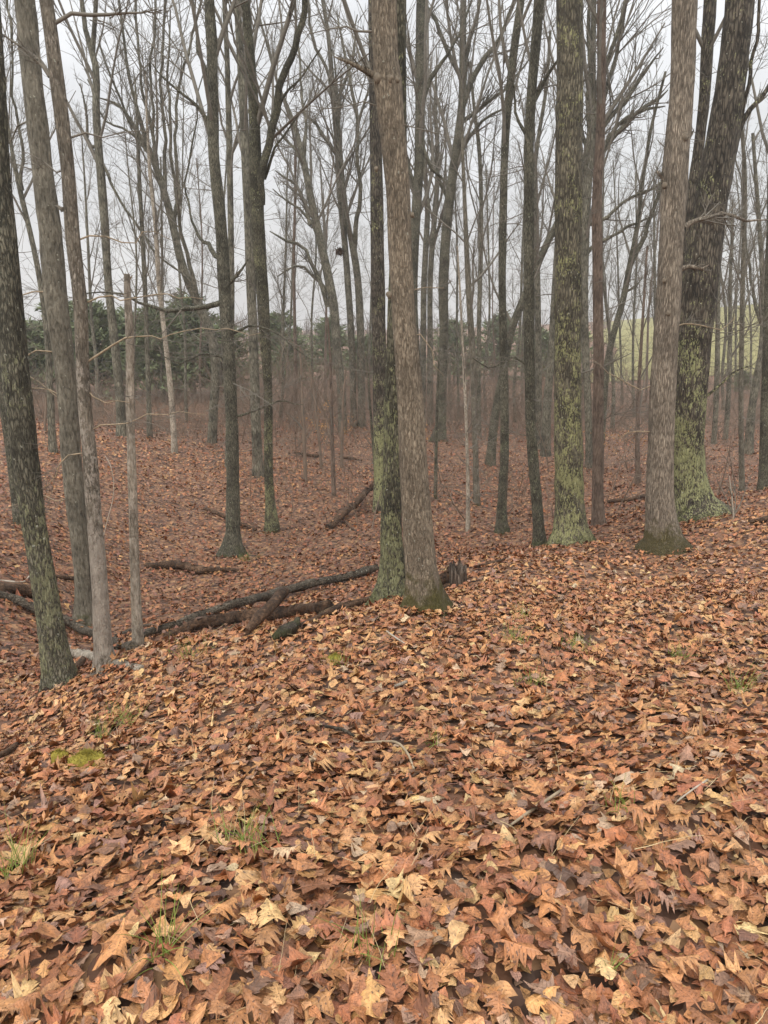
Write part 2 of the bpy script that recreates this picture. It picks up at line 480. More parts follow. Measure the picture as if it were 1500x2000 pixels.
# ground below the leaves: mould and broken leaf
m, t, b = new_mat('leaf_mould')
tc = nd(t, 'ShaderNodeTexCoord')
pos = tc.outputs['Object']
n0 = nd(t, 'ShaderNodeTexNoise', Scale=5.0, Detail=4.0); t.links.new(pos, n0.inputs['Vector'])
vd = nd(t, 'ShaderNodeVectorMath', _operation='MULTIPLY_ADD'); t.links.new(n0.outputs['Color'], vd.inputs[0])
vd.inputs[1].default_value = (0.09, 0.09, 0.09); t.links.new(pos, vd.inputs[2])
v1 = nd(t, 'ShaderNodeTexVoronoi', Scale=13.0); t.links.new(vd.outputs[0], v1.inputs['Vector'])
s1 = nd(t, 'ShaderNodeSeparateColor'); t.links.new(v1.outputs['Color'], s1.inputs[0])
LITTER = [(0.0, (0.05, 0.027, 0.017)), (0.3, (0.10, 0.048, 0.027)), (0.55, (0.16, 0.073, 0.037)), (0.8, (0.22, 0.112, 0.056)), (1.0, (0.31, 0.175, 0.085))]
c = ramp(t, s1.outputs[0], LITTER)
nb = nd(t, 'ShaderNodeTexNoise', Scale=0.35, Detail=5.0, Roughness=0.6); t.links.new(pos, nb.inputs['Vector'])
wv = nd(t, 'ShaderNodeVectorMath', _operation='SCALE'); t.links.new(c, wv.inputs[0])
t.links.new(rng_map(t, nb.outputs['Fac'], 0.3, 0.7, 0.8, 1.2), wv.inputs['Scale'])
t.links.new(wv.outputs[0], b.inputs['Base Color'])
b.inputs['Roughness'].default_value = 0.75
bp = nd(t, 'ShaderNodeBump', Strength=0.7, Distance=0.05); t.links.new(v1.outputs['Distance'], bp.inputs['Height'])
t.links.new(bp.outputs[0], b.inputs['Normal'])
M['ground'] = m

# ------------------------------------------------------------------ ground
vy = np.concatenate([np.linspace(-15, 0.4, 30)[:-1], np.geomspace(1.0, 424, 230) - 0.6])
ux = np.linspace(-1, 1, 161)
ux = np.sign(ux) * (0.55 * np.abs(ux) + 0.45 * np.abs(ux) ** 2.2)
hw = np.interp(vy, [-15, 0, 10, 60, 424], [22, 9, 16, 70, 380])
X = ux[None] * hw[:, None]; Y = np.repeat(vy[:, None], len(ux), 1)
Z = G(X.ravel(), Y.ravel()).reshape(X.shape)
idx = np.arange(X.size).reshape(X.shape)
quads = np.stack([idx[:-1, :-1], idx[:-1, 1:], idx[1:, 1:], idx[1:, :-1]], -1).reshape(-1, 4)
ground = link('ground', mesh_np('ground', np.stack([X, Y, Z], -1).reshape(-1, 3), quads), M['ground'], kind='structure')
ZMIN = float(Z.min())

# pasture on the far hillside to the right
fx, fy = np.meshgrid(np.linspace(0, 1, 60), np.linspace(84, 300, 100))
fX = 0.285 * fy + 3 * np.sin(fy * 0.06) + fx * (60 + fy * 0.7)
fZ = G(fX.ravel(), fy.ravel()).reshape(fX.shape) + 0.12
idx = np.arange(fX.size).reshape(fX.shape)
quads = np.stack([idx[:-1, :-1], idx[:-1, 1:], idx[1:, 1:], idx[1:, :-1]], -1).reshape(-1, 4)
link('field', mesh_np('field', np.stack([fX, fy, fZ], -1).reshape(-1, 3), quads), M['field'], kind='structure')

# ------------------------------------------------------------------ fallen leaves
def template(rows, side):
    """side: list of (v along the midrib, half width, forward offset of the tip)"""
    return np.array(rows)


SHAPES = {   # (v, half width, forward shift), base to tip, length 1
    'red_oak': [(-.18, .012, 0), (0, .03, 0), (.12, .20, .05), (.19, .15, .01), (.31, .40, .12), (.40, .15, .01), (.54, .46, .15), (.63, .14, .01), (.76, .34, .11), (.83, .10, .01), (.91, .13, .04), (1.0, .01, 0)],
    'white_oak': [(-.12, .012, 0), (0, .04, 0), (.13, .16, .02), (.22, .12, 0), (.34, .28, .05), (.44, .16, 0), (.57, .34, .05), (.66, .18, 0), (.78, .30, .04), (.87, .20, 0), (.95, .14, 0), (1.0, .03, 0)],
    'maple': [(-.25, .012, 0), (0, .04, 0), (.05, .36, -.06), (.13, .27, .02), (.20, .56, .14), (.30, .40, .06), (.38, .28, .02), (.47, .38, .12), (.58, .17, .02), (.70, .20, .06), (.80, .09, .02), (1.0, .01, 0)],
    'tulip': [(-.3, .012, 0), (0, .08, 0), (.10, .36, -.02), (.20, .42, .02), (.30, .37, .02), (.40, .29, 0), (.52, .33, .04), (.66, .42, .08), (.76, .36, .08), (.82, .24, .06), (.84, .12, .03), (.82, .02, 0)],
    'beech': [(-.1, .012, 0), (0, .04, 0), (.10, .15, 0), (.22, .24, 0), (.34, .29, 0), (.46, .31, 0), (.58, .30, 0), (.70, .25, 0), (.80, .18, 0), (.89, .11, 0), (.96, .05, 0), (1.0, .01, 0)],
}
SH = np.array([SHAPES[k] for k in ('red_oak', 'white_oak', 'maple', 'tulip', 'beech')])   # (5,12,3)
PAL = np.array([(.48, .265, .125), (.54, .34, .175), (.44, .225, .10), (.385, .17, .075), (.34, .14, .063), (.30, .118, .058), (.25, .103, .056),
                (.18, .086, .056), (.27, .155, .115), (.35, .21, .145), (.43, .30, .21), (.25, .137, .10), (.41, .19, .086), (.12, .064, .046)])
PW = np.array([.085, .04, .11, .16, .17, .16, .10, .04, .05, .03, .02, .05, .12, .01]); PW /= PW.sum()


def leaves(n, x, y, rows, cols, size, lift, tilt, seed):
    """n leaves as arrays: verts (n,V,3) about their own centres, centres (n,3), tints (n,3), leaf coordinates (n,V,3), faces (F,4)"""
    q = np.random.default_rng(seed)
    kind = q.choice(5, n, p=[.38, .20, .15, .12, .15])
    ri = {12: np.arange(12), 8: np.array([1, 2, 4, 5, 6, 7, 8, 11]), 5: np.array([1, 3, 6, 8, 11]), 3: np.array([1, 6, 11])}[rows]
    prof = SH[kind][:, ri]                                             # (n,rows,3)
    wid = prof[:, :, 1]
    if rows == 3: wid = np.maximum(wid, np.array([.06, .34, .03]))
    cu = np.linspace(-1, 1, cols)
    u = cu[None, None] * wid[:, :, None]                               # (n,rows,cols)
    v = prof[:, :, 0][:, :, None] + np.abs(cu)[None, None] ** 1.5 * prof[:, :, 2][:, :, None]
    e = lambda a, b: q.uniform(a, b, n)[:, None, None]
    asym = 1 + 0.16 * e(-1, 1) * np.sign(u)
    u = u * asym * e(.8, 1.15) * q.uniform(.78, 1.2, (n, rows, 2))[:, :, (np.arange(cols) > cols // 2).astype(int)]
    u = u + 0.10 * e(-1, 1) * (v - .4) ** 2 * 2
    u0, v0 = u.copy(), v.copy()
    kl = q.normal(0.2, 0.9, n)[:, None, None]                         # curl along
    kw = q.normal(0.4, 1.05, n)[:, None, None]                        # curl across
    zz = kw * u ** 2 * 1.3 + 0.07 * e(-1, 1) * np.sin(7 * v + e(0, 6)) + 0.11 * e(-1, 1) * np.sin(9 * v + e(0, 6)) * u * 3
    ang = kl * (v - .45)
    vv = np.where(np.abs(kl) > 1e-3, np.sin(ang) / kl, v - .45)
    zc = np.where(np.abs(kl) > 1e-3, (1 - np.cos(ang)) / kl, 0)
    Pl = np.stack([u - zz * 0.0, vv - zz * np.sin(ang), zc + zz * np.cos(ang)], -1).reshape(n, -1, 3)
    Pl *= size[:, None, None]
    # orientation
    yaw, ax, tl = q.uniform(0, 6.283, n), q.uniform(0, 6.283, n), np.abs(q.normal(0, tilt, n))
    flip = q.random(n) < 0.5
    Pl[flip, :, 2] *= -1; Pl[flip, :, 0] *= -1
    c_, s_ = np.cos(yaw), np.sin(yaw)
    Pl = np.stack([Pl[..., 0] * c_[:, None] - Pl[..., 1] * s_[:, None], Pl[..., 0] * s_[:, None] + Pl[..., 1] * c_[:, None], Pl[..., 2]], -1)
    # tilt by the axis (cos ax, sin ax, 0) plus the lie of the land
    k = np.stack([np.cos(ax), np.sin(ax), np.zeros(n)], -1)[:, None]
    ct, st = np.cos(tl)[:, None, None], np.sin(tl)[:, None, None]
    Pl = Pl * ct + np.cross(np.broadcast_to(k, Pl.shape), Pl) * st + k * np.sum(k * Pl, -1, keepdims=True) * (1 - ct)
    z0 = G(x, y)
    gx = (G(x + .15, y) - G(x - .15, y)) / .3; gy = (G(x, y + .15) - G(x, y - .15)) / .3
    Pl[..., 2] += Pl[..., 0] * gx[:, None] + Pl[..., 1] * gy[:, None]
    Pl[..., 2] += np.clip(-(Pl[..., 2] - Pl[..., 0] * gx[:, None] - Pl[..., 1] * gy[:, None]).min(1) * .6, 0, .05)[:, None]
    cen = np.stack([x, y, z0 + q.uniform(.004, lift, n)], -1)
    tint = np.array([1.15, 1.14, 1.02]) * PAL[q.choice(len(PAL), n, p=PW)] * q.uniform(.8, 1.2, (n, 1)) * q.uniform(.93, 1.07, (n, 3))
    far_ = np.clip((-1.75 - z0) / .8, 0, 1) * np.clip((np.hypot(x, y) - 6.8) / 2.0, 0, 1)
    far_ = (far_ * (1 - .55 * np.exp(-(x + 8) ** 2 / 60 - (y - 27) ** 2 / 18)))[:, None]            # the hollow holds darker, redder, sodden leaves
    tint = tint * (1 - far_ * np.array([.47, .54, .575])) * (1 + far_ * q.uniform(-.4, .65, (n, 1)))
    luv = np.stack([u0, v0, np.broadcast_to(q.uniform(0, 90, n)[:, None, None], u0.shape)], -1).reshape(n, -1, 3)
    idx = np.arange(rows * cols).reshape(rows, cols)
    f = np.stack([idx[:-1, :-1], idx[:-1, 1:], idx[1:, 1:], idx[1:, :-1]], -1).reshape(-1, 4)
    return Pl, cen, tint, luv, f


def wedge(n, d0, d1, q, side=0.8):
    y = np.sqrt(q.uniform(d0 ** 2, d1 ** 2, n))
    return q.uniform(-1, 1, n) * (0.60 * y + side), y


lq = np.random.default_rng(21)
litter_v, litter_f, litter_c, litter_u, litter_n = [], [], [], [], 0
BANDS = [(1.0, 3.3, 2300, 12, 5, (.065, .125), .05, .22), (1.0, 3.6, 8800, 5, 3, (.028, .075), .06, .30), (3.3, 8.5, 17500, 8, 3, (.04, .11), .055, .25),
         (1.0, 9.0, 5500, 5, 3, (.08, .135), .012, .10), (8.5, 17, 24000, 5, 3, (.05, .115), .045, .30), (17, 31, 31000, 3, 2, (.07, .14), .05, .46), (31, 48, 17000, 3, 2, (.10, .16), .05, .5)]
BARE = [(hit(172, 1500), .085), (hit(118, 1490), .05), (hit(655, 1300), .06), (at(830, 1203, 7.2), .19), (at(768, 1172, 8.6), .18), (at(122, 1352, 7), .13), (at(209, 1314, 7), .09), (at(272, 1284, 7.6), .06), (at(1297, 1083, 12), .33)]
n_single = 0
for bi, (d0, d1, n, rows, cols, sz, lift, tilt) in enumerate(BANDS):
    x, y = wedge(n, d0, d1, lq) if bi not in (0, 1, 3) else (lambda yy: (lq.uniform(-1, 1, n) * (.60 * yy + 1.0), yy))(lq.uniform(d0, d1, n))
    size = lq.uniform(sz[0], sz[1], n) * np.where(lq.random(n) < .25, .68, 1.0)
    P, cen, tint, luv, f = leaves(n, x, y, rows, cols, size, lift, tilt, 100 + bi)
    keep = np.ones(n, bool)
    for hx, rr_ in BARE:
        keep &= np.hypot(x - hx[0], y - hx[1]) > rr_
    if bi == 0:
        # the 300 that show largest in the photograph become single leaves
        rel = cen - np.array([0, 0, EYE])
        dep = rel[:, 1] * cp - rel[:, 2] * sp
        upc = rel[:, 1] * sp + rel[:, 2] * cp
        inside = (np.abs(rel[:, 0] / dep * FPX) < 740) & (upc / dep * FPX > -990)
        top = np.argsort(-(size / dep) * inside)[:300]
        top = [i for i in top if keep[i]]
        keep[top] = False
        for i in top:
            c = cen[i] + np.array([0, 0, .012])
            me = mesh_np('fallen_leaf', P[i], f, True, {'tint': ('FLOAT_COLOR', np.tile([*tint[i], 1.0], (len(P[i]), 1))), 'leaf': ('FLOAT_VECTOR', luv[i])})
            link('fallen_leaf', me, M['leaf'], ground, c)
    P = (P + cen[:, None])[keep]; m_ = len(P); V = P.shape[1]
    litter_v.append(P.reshape(-1, 3))
    litter_f.append((f[None] + (np.arange(m_) * V)[:, None, None]).reshape(-1, 4) + litter_n)
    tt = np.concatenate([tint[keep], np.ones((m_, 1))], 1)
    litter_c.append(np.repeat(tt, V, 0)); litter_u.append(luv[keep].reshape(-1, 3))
    litter_n += m_ * V
me = mesh_np('leaf_litter', np.concatenate(litter_v), np.concatenate(litter_f), True,
             {'tint': ('FLOAT_COLOR', np.concatenate(litter_c)), 'leaf': ('FLOAT_VECTOR', np.concatenate(litter_u))})
link('leaf_litter', me, M['leaf'], ground, kind='stuff')

# ------------------------------------------------------------------ trees
def trunk_mesh(path, rad, org, seed, sides=18, step=0.16, flare=0.0, rough=0.035):
    q = np.random.default_rng(seed)
    P, r = resample(path, rad, step)
    K = len(P)
    v, f = tubes(P[None], r[None], sides)
    v = v.reshape(K, sides, 3)
    a = np.arange(sides) * 2 * np.pi / sides
    s = np.concatenate([[0], np.cumsum(np.linalg.norm(np.diff(P, axis=0), axis=1))])
    d = np.zeros((K, sides))
    for k in range(5):
        n_ = q.integers(1, 6)
        d += rough * .6 * np.sin(a[None] * n_ + q.uniform(0, 6.28) + s[:, None] * q.uniform(.5, 5.0) + np.sin(s[:, None] * q.uniform(2, 7)))
    d += q.normal(0, rough * .35, (K, sides))
    if flare > 0:
        nl = q.integers(4, 7)
        h = np.clip(s - .3, 0, None)
        d += (2.4 if len(P) > 90 else 1.6) * flare * np.exp(-h / .24)[:, None] * (.35 + .65 * np.clip(np.cos(a[None] * nl + q.uniform(0, 6.28) + .6 * np.sin(a[None] * 2)), 0, 1) ** 1.3)
    v = P[:, None] + (v - P[:, None]) * (1 + d)[..., None]
    v = v.reshape(-1, 3)
    return mesh_np('trunk', v - org, f)


def grow(base, dirn, length, rad, K, bend, up, q, taper=.35):
    """N branches as polylines: base (N,3), dirn (N,3), length (N,), rad (N,)"""
    n = len(base)
    P = np.zeros((n, K, 3)); P[:, 0] = base
    dcur = dirn / (np.linalg.norm(dirn, axis=1, keepdims=True) + 1e-9)
    for k in range(1, K):
        dcur = dcur + q.normal(0, bend, (n, 3)) + np.array([0, 0, up])
        dcur /= np.linalg.norm(dcur, axis=1, keepdims=True) + 1e-9
        P[:, k] = P[:, k - 1] + dcur * (length / (K - 1))[:, None]
    t_ = np.linspace(0, 1, K)
    return P, rad[:, None] * (1 - (1 - taper) * t_[None])


def spawn(P, r, per, q, ang, lf, rf, t0=.25):
    """children off polylines P (N,K,3): base, direction, length, radius"""
    n, K, _ = P.shape
    ln = np.linalg.norm(np.diff(P, axis=1), axis=2).sum(1)
    i = np.repeat(np.arange(n), per)
    t_ = q.uniform(t0, 1.0, len(i)) * (K - 1) * .999
    k = t_.astype(int); fr = (t_ - k)[:, None]
    base = P[i, k] * (1 - fr) + P[i, k + 1] * fr
    tan = P[i, k + 1] - P[i, k]; tan /= np.linalg.norm(tan, axis=1, keepdims=True) + 1e-9
    rv = q.normal(0, 1, (len(i), 3)); rv -= tan * np.sum(rv * tan, 1, keepdims=True); rv /= np.linalg.norm(rv, axis=1, keepdims=True) + 1e-9
    a = q.normal(ang, .18, len(i))[:, None]
    d = tan * np.cos(a) + rv * np.sin(a)
    length = ln[i] * lf * q.uniform(.6, 1.25, len(i)) * (1.15 - .6 * t_ / (K - 1))
    rad = r[i, k] * rf
    return base, d, length, rad


def seen(br, q):
    """leave out the fine growth that is far above or beside anything the photograph shows"""
    b = br[0]
    ok = ((b[:, 2] - EYE) < .47 * b[:, 1] + .8) & (np.abs(b[:, 0]) < .62 * b[:, 1] + 2)
    ok |= q.random(len(b)) < .08
    ok[:2] = True
    return tuple(a[ok] for a in br)


def crown_on(bag, P, r, q, twigs=(5, 5), fine=.004):
    """second and third order branches on limbs P"""
    b2 = seen(spawn(P, r, int(twigs[0] * 1.25), q, .62, .42, .42, .18), q)
    P2, r2 = grow(b2[0], b2[1], b2[2], np.maximum(b2[3], fine * 1.5), 4, .12, .08, q, .4)
    bag.add(*tubes(P2, r2, 3))
    if twigs[1]:
        b3 = seen(spawn(P2, r2, int(twigs[1] * 1.7), q, .66, .55, .5, .12), q)
        P3, r3 = grow(b3[0], b3[1], b3[2], np.maximum(b3[3], fine * .8), 3, .15, .06, q, .5)
        bag.add(*tubes(P3, r3, 3))


FAN = {}
TREES = []


def tree(d, pts, mat, label, H=17.0, limbs=(), n_limb=10, h0=.45, steep=.55, twigs=(6, 6), fine=None, flare=.25, seed=None, cat='tree', name='bare_tree',
         top=True, llen=.32, group='bare trees of the wood', base_z=None, side_twigs=0):
    """pts: (px, py, width px) from the foot upward at depth d; limbs: the same, each a part of its own; above the frame the stem runs on to height H"""
    fine = fine if fine is not None else min(max(.00023 * d, .002), .007)
    seed = seed if seed is not None else int(abs(pts[0][0]) * 13 + pts[0][1] * 7 + d * 3)
    q = np.random.default_rng(seed)
    path = np.array([at(p[0], p[1], d) for p in pts]); rad = np.array([p[2] * scale_at(p[1], d) / 2 for p in pts])
    gz = g1(path[0][0], d)
    # set the foot on the ground
    path[0, 2] = min(path[0, 2], gz) if path[0, 2] < gz else gz
    foot = np.array([path[0, 0], d, gz])
    path = np.concatenate([[path[0] + np.array([0, 0, -.3])], path]); rad = np.concatenate([[rad[0] * 1.08], rad])
    if top:
        vdir = path[-1] - path[-3]; vdir /= np.linalg.norm(vdir)
        z = path[-1][2]; r0 = rad[-1]
        left = gz + H - z
        if left > 1.0:
            ks = np.linspace(0, 1, 5)[1:]
            for k in ks:
                vdir = vdir * .9 + np.array([q.normal(0, .03), q.normal(0, .03), .1]); vdir /= np.linalg.norm(vdir)
                path = np.concatenate([path, [path[-1] + vdir * left / 4]]); rad = np.append(rad, max(r0 * (1 - k * .82), .012))
    rt = root(name, foot, label, cat, group)
    sides = 20 if d < 12 else 14 if d < 20 else 9
    step = .14 if d < 12 else .3 if d < 20 else .6
    tk = trunk_mesh(path, rad, foot, seed, sides, step, flare, .035 if d < 20 else .02)
    link('trunk', tk, M[mat], rt)
    LP, LR = [], []
    for lp in limbs:
        lpth = np.array([at(p[0], p[1], d) for p in lp]); lr = np.array([p[2] * scale_at(p[1], d) / 2 for p in lp])
        if lp[-1][1] > 5:
            lr[-1] = min(lr[-1], 1.1 * scale_at(lp[-1][1], d))
        if d < 13 and lp[0][2] < 10 and lp[0][1] > 180:
            lr *= .5
        off = np.linspace(0, 1, len(lp)) * q.normal(0, .25) * np.linalg.norm(lpth[-1] - lpth[0]) * .4
        lpth[:, 1] += off
        if lp[-1][1] <= 5 and lp[-1][2] > 4:      # runs on above the frame
            vd = lpth[-1] - lpth[-2]; vd /= np.linalg.norm(vd)
            for k in range(3):
                vd = vd + np.array([q.normal(0, .08), q.normal(0, .08), .08]); vd /= np.linalg.norm(vd)
                lpth = np.concatenate([lpth, [lpth[-1] + vd * 1.6]]); lr = np.append(lr, lr[-1] * .62)
        Pl, rl = resample(lpth, lr, max(.12, .012 * d))
        Pl = wob(Pl, .02 + .0006 * d, seed + len(LP), (.45 if d < 13 else 1.1) + .05 * d) if len(lp) > 3 else Pl
        v, f = tubes(Pl[None], rl[None], 8 if d < 20 else 6)
        link('limb', mesh_np('limb', v - foot, f), M['midtwig'] if d < 13 and lp[0][2] < 10 and lp[0][1] > 430 else M['twig'] if lp[0][2] * scale_at(lp[0][1], d) < .05 else M[mat], rt)
        Pc, rc = resample(lpth, lr, np.linalg.norm(np.diff(lpth, axis=0), axis=1).sum() / 6.01)
        k = np.linspace(0, len(Pc) - 1, 6)
        ii = k.astype(int)
        LP.append(Pc[ii]); LR.append(rc[ii])
    bag = Bag()
    got = False
    if LP:
        crown_on(bag, np.array(LP), np.array(LR), q, (9, 3) if d < 13 else (5, 3), fine); got = True
    if n_limb:
        Pt, rtm = resample(path, rad, .4)
        s = np.linspace(0, 1, len(Pt))
        tt = h0 + (0.985 - h0) * (np.arange(n_limb) + q.uniform(0, 1, n_limb)) / n_limb
        ii = np.clip((tt * (len(Pt) - 1)).astype(int), 0, len(Pt) - 2)
        az = np.arange(n_limb) * 2.4 + q.uniform(0, 6.28) + q.normal(0, .3, n_limb)
        el = q.normal(steep, .15, n_limb)
        tan = Pt[ii + 1] - Pt[ii]; tan /= np.linalg.norm(tan, axis=1, keepdims=True)
        dr = np.stack([np.cos(az) * np.sin(el), np.sin(az) * np.sin(el), np.cos(el)], -1) + tan * .3
        ln = H * llen * q.uniform(.6, 1.15, n_limb) * (1.2 - .75 * (tt - h0) / (1 - h0))
        lr = np.clip(rtm[ii] * q.uniform(.3, .55, n_limb), .014, .12)
        P1, r1 = grow(Pt[ii], dr, ln, lr, 7, .085, .06, q, .25)
        bag.add(*tubes(P1, r1, 5))
        crown_on(bag, P1, r1, q, twigs, fine); got = True
    if d > 14 and n_limb:
        # thin level side shoots on the bare part of the stem
        ns = 16 if cat == 'tree' else 5
        Pt, rtm = resample(path, rad, .4)
        ii = q.integers(int(len(Pt) * .16), int(len(Pt) * max(.3, h0 + .1)), ns)
        az = q.uniform(0, 6.283, ns)
        P1, r1 = grow(Pt[ii], np.stack([np.cos(az), np.sin(az), q.normal(.25, .3, ns)], -1), q.uniform(.5, 1.0, ns) * min(2.6, H * .13), q.uniform(.006, .014, ns), 6, .12, .03, q, .35)
        bag.add(*tubes(P1, r1, 3))
        b3 = spawn(P1, r1, 7, q, .8, .42, .6, .15)
        P3, r3 = grow(b3[0], b3[1], b3[2], np.maximum(b3[3], fine * .8), 3, .15, .02, q, .5)
        bag.add(*tubes(P3, r3, 3)); got = True
    if got:
        link('crown', bag.mesh('crown', foot), M['twig'], rt)
    TREES.append((pts[len(pts) // 2][0], d, label))
    return rt


# ---- near trees
tree(7.0, [(122, 1352, 64), (112, 1300, 52), (95, 1200, 48), (76, 1080, 45), (58, 960, 47), (34, 760, 52), (16, 560, 47), (0, 330, 38), (-12, 100, 34), (-25, -100, 30)],
     'edge', 'dark tree at the left edge, speckled with pale lichen, green patch near its foot', n_limb=7, h0=.55, twigs=(3, 0))
tree(7.0, [(209, 1314, 40), (203, 1270, 33), (195, 1150, 31), (183, 1000, 29), (176, 900, 28), (163, 760, 24), (154, 560, 26), (146, 500, 28), (133, 330, 25), (112, 160, 27), (90, 0, 26), (70, -120, 24)],
     'peel', 'slim tree with pale peeling bark leaning left of the headless dead pole', n_limb=6, h0=.6, twigs=(3, 0),
     limbs=[[(150, 590, 8), (200, 572, 6), (260, 585, 5), (330, 570, 4), (400, 580, 2)], [(160, 750, 7), (200, 775, 5), (235, 770, 3), (262, 780, 2)], [(150, 470, 7), (190, 455, 6), (240, 470, 5), (290, 455, 3), (330, 465, 2)],
            [(175, 842, 6), (240, 822, 4.5), (290, 812, 4), (350, 806, 3), (412, 800, 1.5)],
            [(180, 892, 7), (130, 892, 5), (98, 930, 4.5), (60, 958, 4), (30, 985, 2.5), (2, 1000, 1.2)],
            [(60, 958, 4), (66, 984, 3), (88, 1002, 1.2)],
            [(168, 708, 9), (205, 690, 8), (228, 668, 7), (260, 664, 4.5), (330, 656, 3.5), (430, 650, 3), (505, 655, 1.5)],
            [(138, 405, 10), (118, 408, 8), (112, 402, 6)],
            [(140, 268, 9), (165, 262, 7), (200, 270, 5), (260, 265, 3.5), (340, 232, 2.5), (400, 225, 1.2)],
            [(130, 330, 8), (120, 345, 7), (95, 335, 5), (60, 318, 3.5), (15, 305, 1.5)],
            [(108, 45, 8), (140, 35, 8), (180, 34, 7), (230, 25, 5), (300, 12, 3)],
            [(97, 150, 8), (60, 100, 6), (30, 80, 5), (0, 62, 4)]], fine=.0022)
tree(7.6, [(272, 1284, 23), (266, 1180, 19), (262, 1050, 17), (257, 900, 17), (254, 800, 16), (253, 640, 16), (249, 575, 14), (248, 535, 12)],
     'pale', 'headless pale dead pole broken off at the height of the far pines', n_limb=0, top=False, flare=.1,
     limbs=[[(250, 548, 7), (256, 542, 6), (258, 538, 3)]], twigs=(2, 2), fine=.001)
tree(11.5, [(166, 1222, 36), (163, 1160, 29), (150, 1000, 36), (140, 900, 38), (131, 760, 38), (112, 600, 42), (95, 430, 42), (83, 330, 38), (68, 200, 39), (48, 0, 38), (38, -120, 36)],
     'grey', 'smooth grey two-sided trunk standing behind the slim peeling tree at left', n_limb=8, h0=.55, twigs=(3, 0),
     limbs=[[(118, 690, 7), (72, 692, 5), (30, 706, 4), (-10, 700, 2)], [(105, 560, 7), (60, 580, 5), (25, 600, 4), (-8, 640, 2)], [(148, 960, 6), (110, 985, 4), (70, 975, 3), (30, 990, 2)], [(140, 796, 8), (112, 776, 6), (62, 752, 4), (20, 762, 3), (-10, 770, 2)], [(112, 776, 4), (60, 735, 3), (20, 728, 1.5)],
            [(92, 245, 9), (60, 240, 7), (25, 262, 6), (-10, 290, 5)], [(88, 340, 6), (45, 325, 5), (0, 308, 3)]], fine=.003)
tree(7.2, [(830, 1203, 84), (828, 1165, 68), (824, 1120, 60), (815, 1000, 58), (805, 860, 53), (795, 700, 48), (785, 560, 45), (778, 400, 47), (765, 240, 50), (757, 155, 56), (755, 135, 49), (750, 0, 50), (745, -120, 48)],
     'oak', 'large tan flaky oak trunk at the centre with a mossy foot', H=19, n_limb=8, h0=.5, twigs=(3, 0), flare=.32,
     limbs=[[(736, 150, 16), (722, 138, 13), (700, 128, 10), (685, 122, 6), (660, 112, 3)],
            [(735, 206, 5), (690, 203, 4), (640, 213, 3), (565, 216, 1.5)],
            [(786, 243, 5), (830, 252, 4), (880, 262, 2)],
            [(790, 575, 5), (815, 569, 4.5), (850, 565, 3), (872, 556, 1.5)],
            [(800, 658, 4), (830, 662, 4), (852, 690, 3), (858, 722, 2), (870, 732, 1)],
            [(735, 62, 5), (690, 58, 4), (640, 63, 2.5), (600, 60, 1.5)]], fine=.0018)
tree(8.6, [(768, 1172, 66), (768, 1130, 50), (765, 1050, 42), (766, 900, 36), (770, 700, 32), (776, 500, 30), (780, 300, 28), (781, 0, 24), (782, -100, 24)],
     'tinge', 'dark lichen spotted trunk close behind the tan oak at the centre', n_limb=7, h0=.6, twigs=(3, 0), flare=.35)
tree(12.0, [(1297, 1083, 98), (1294, 1050, 66), (1290, 1000, 52), (1291, 860, 49), (1297, 720, 48), (1307, 560, 46), (1319, 330, 48), (1330, 200, 45), (1337, 0, 48), (1340, -120, 46)],
     'oak2', 'pale shaggy oak at right with a dark mossy collar round its foot', H=19, n_limb=8, h0=.5, twigs=(3, 0), flare=.3,
     limbs=[[(1290, 745, 6), (1250, 762, 5), (1205, 742, 4), (1160, 700, 2)], [(1288, 850, 5), (1250, 840, 4), (1215, 850, 3), (1180, 842, 1.5)], [(1312, 640, 6), (1350, 625, 5), (1395, 640, 4), (1430, 620, 2)], [(1335, 445, 12), (1360, 432, 9), (1400, 422, 7), (1450, 428, 6), (1510, 428, 4)],
            [(1322, 527, 12), (1345, 521, 8), (1360, 526, 7), (1375, 535, 5), (1382, 527, 3)],
            [(1300, 358, 10), (1291, 342, 8), (1282, 333, 5)], [(1335, 275, 14), (1348, 262, 13), (1350, 250, 9)],
            [(1304, 292, 5), (1292, 280, 3), (1285, 272, 2)]], fine=.002)
tree(14.5, [(1358, 1005, 96), (1352, 985, 72), (1345, 900, 58), (1347, 760, 64), (1356, 660, 66), (1366, 560, 70), (1388, 400, 63), (1400, 330, 61), (1422, 200, 57), (1445, 0, 54), (1455, -120, 50)],
     'lichen2', 'massive dark trunk with a green lichen sheet low down behind the shaggy oak', H=21, n_limb=9, h0=.5, twigs=(4, 0), flare=.4,
     limbs=[[(1378, 775, 6), (1400, 750, 5), (1430, 726, 4), (1460, 716, 2)], [(1440, 260, 14), (1460, 225, 10), (1500, 170, 8), (1530, 130, 6)],
            [(1425, 310, 12), (1450, 240, 9), (1475, 100, 7), (1490, 0, 6)]], fine=.003)
tree(14.0, [(1115, 1065, 84), (1114, 1030, 64), (1113, 1000, 57), (1110, 860, 54), (1109, 700, 52), (1109, 560, 52), (1111, 330, 53), (1113, 150, 51), (1113, 0, 50), (1114, -120, 48)],
     'lichen', 'straight thick trunk mottled all over with yellow green lichen', H=21, n_limb=9, h0=.55, twigs=(4, 0), flare=.3)


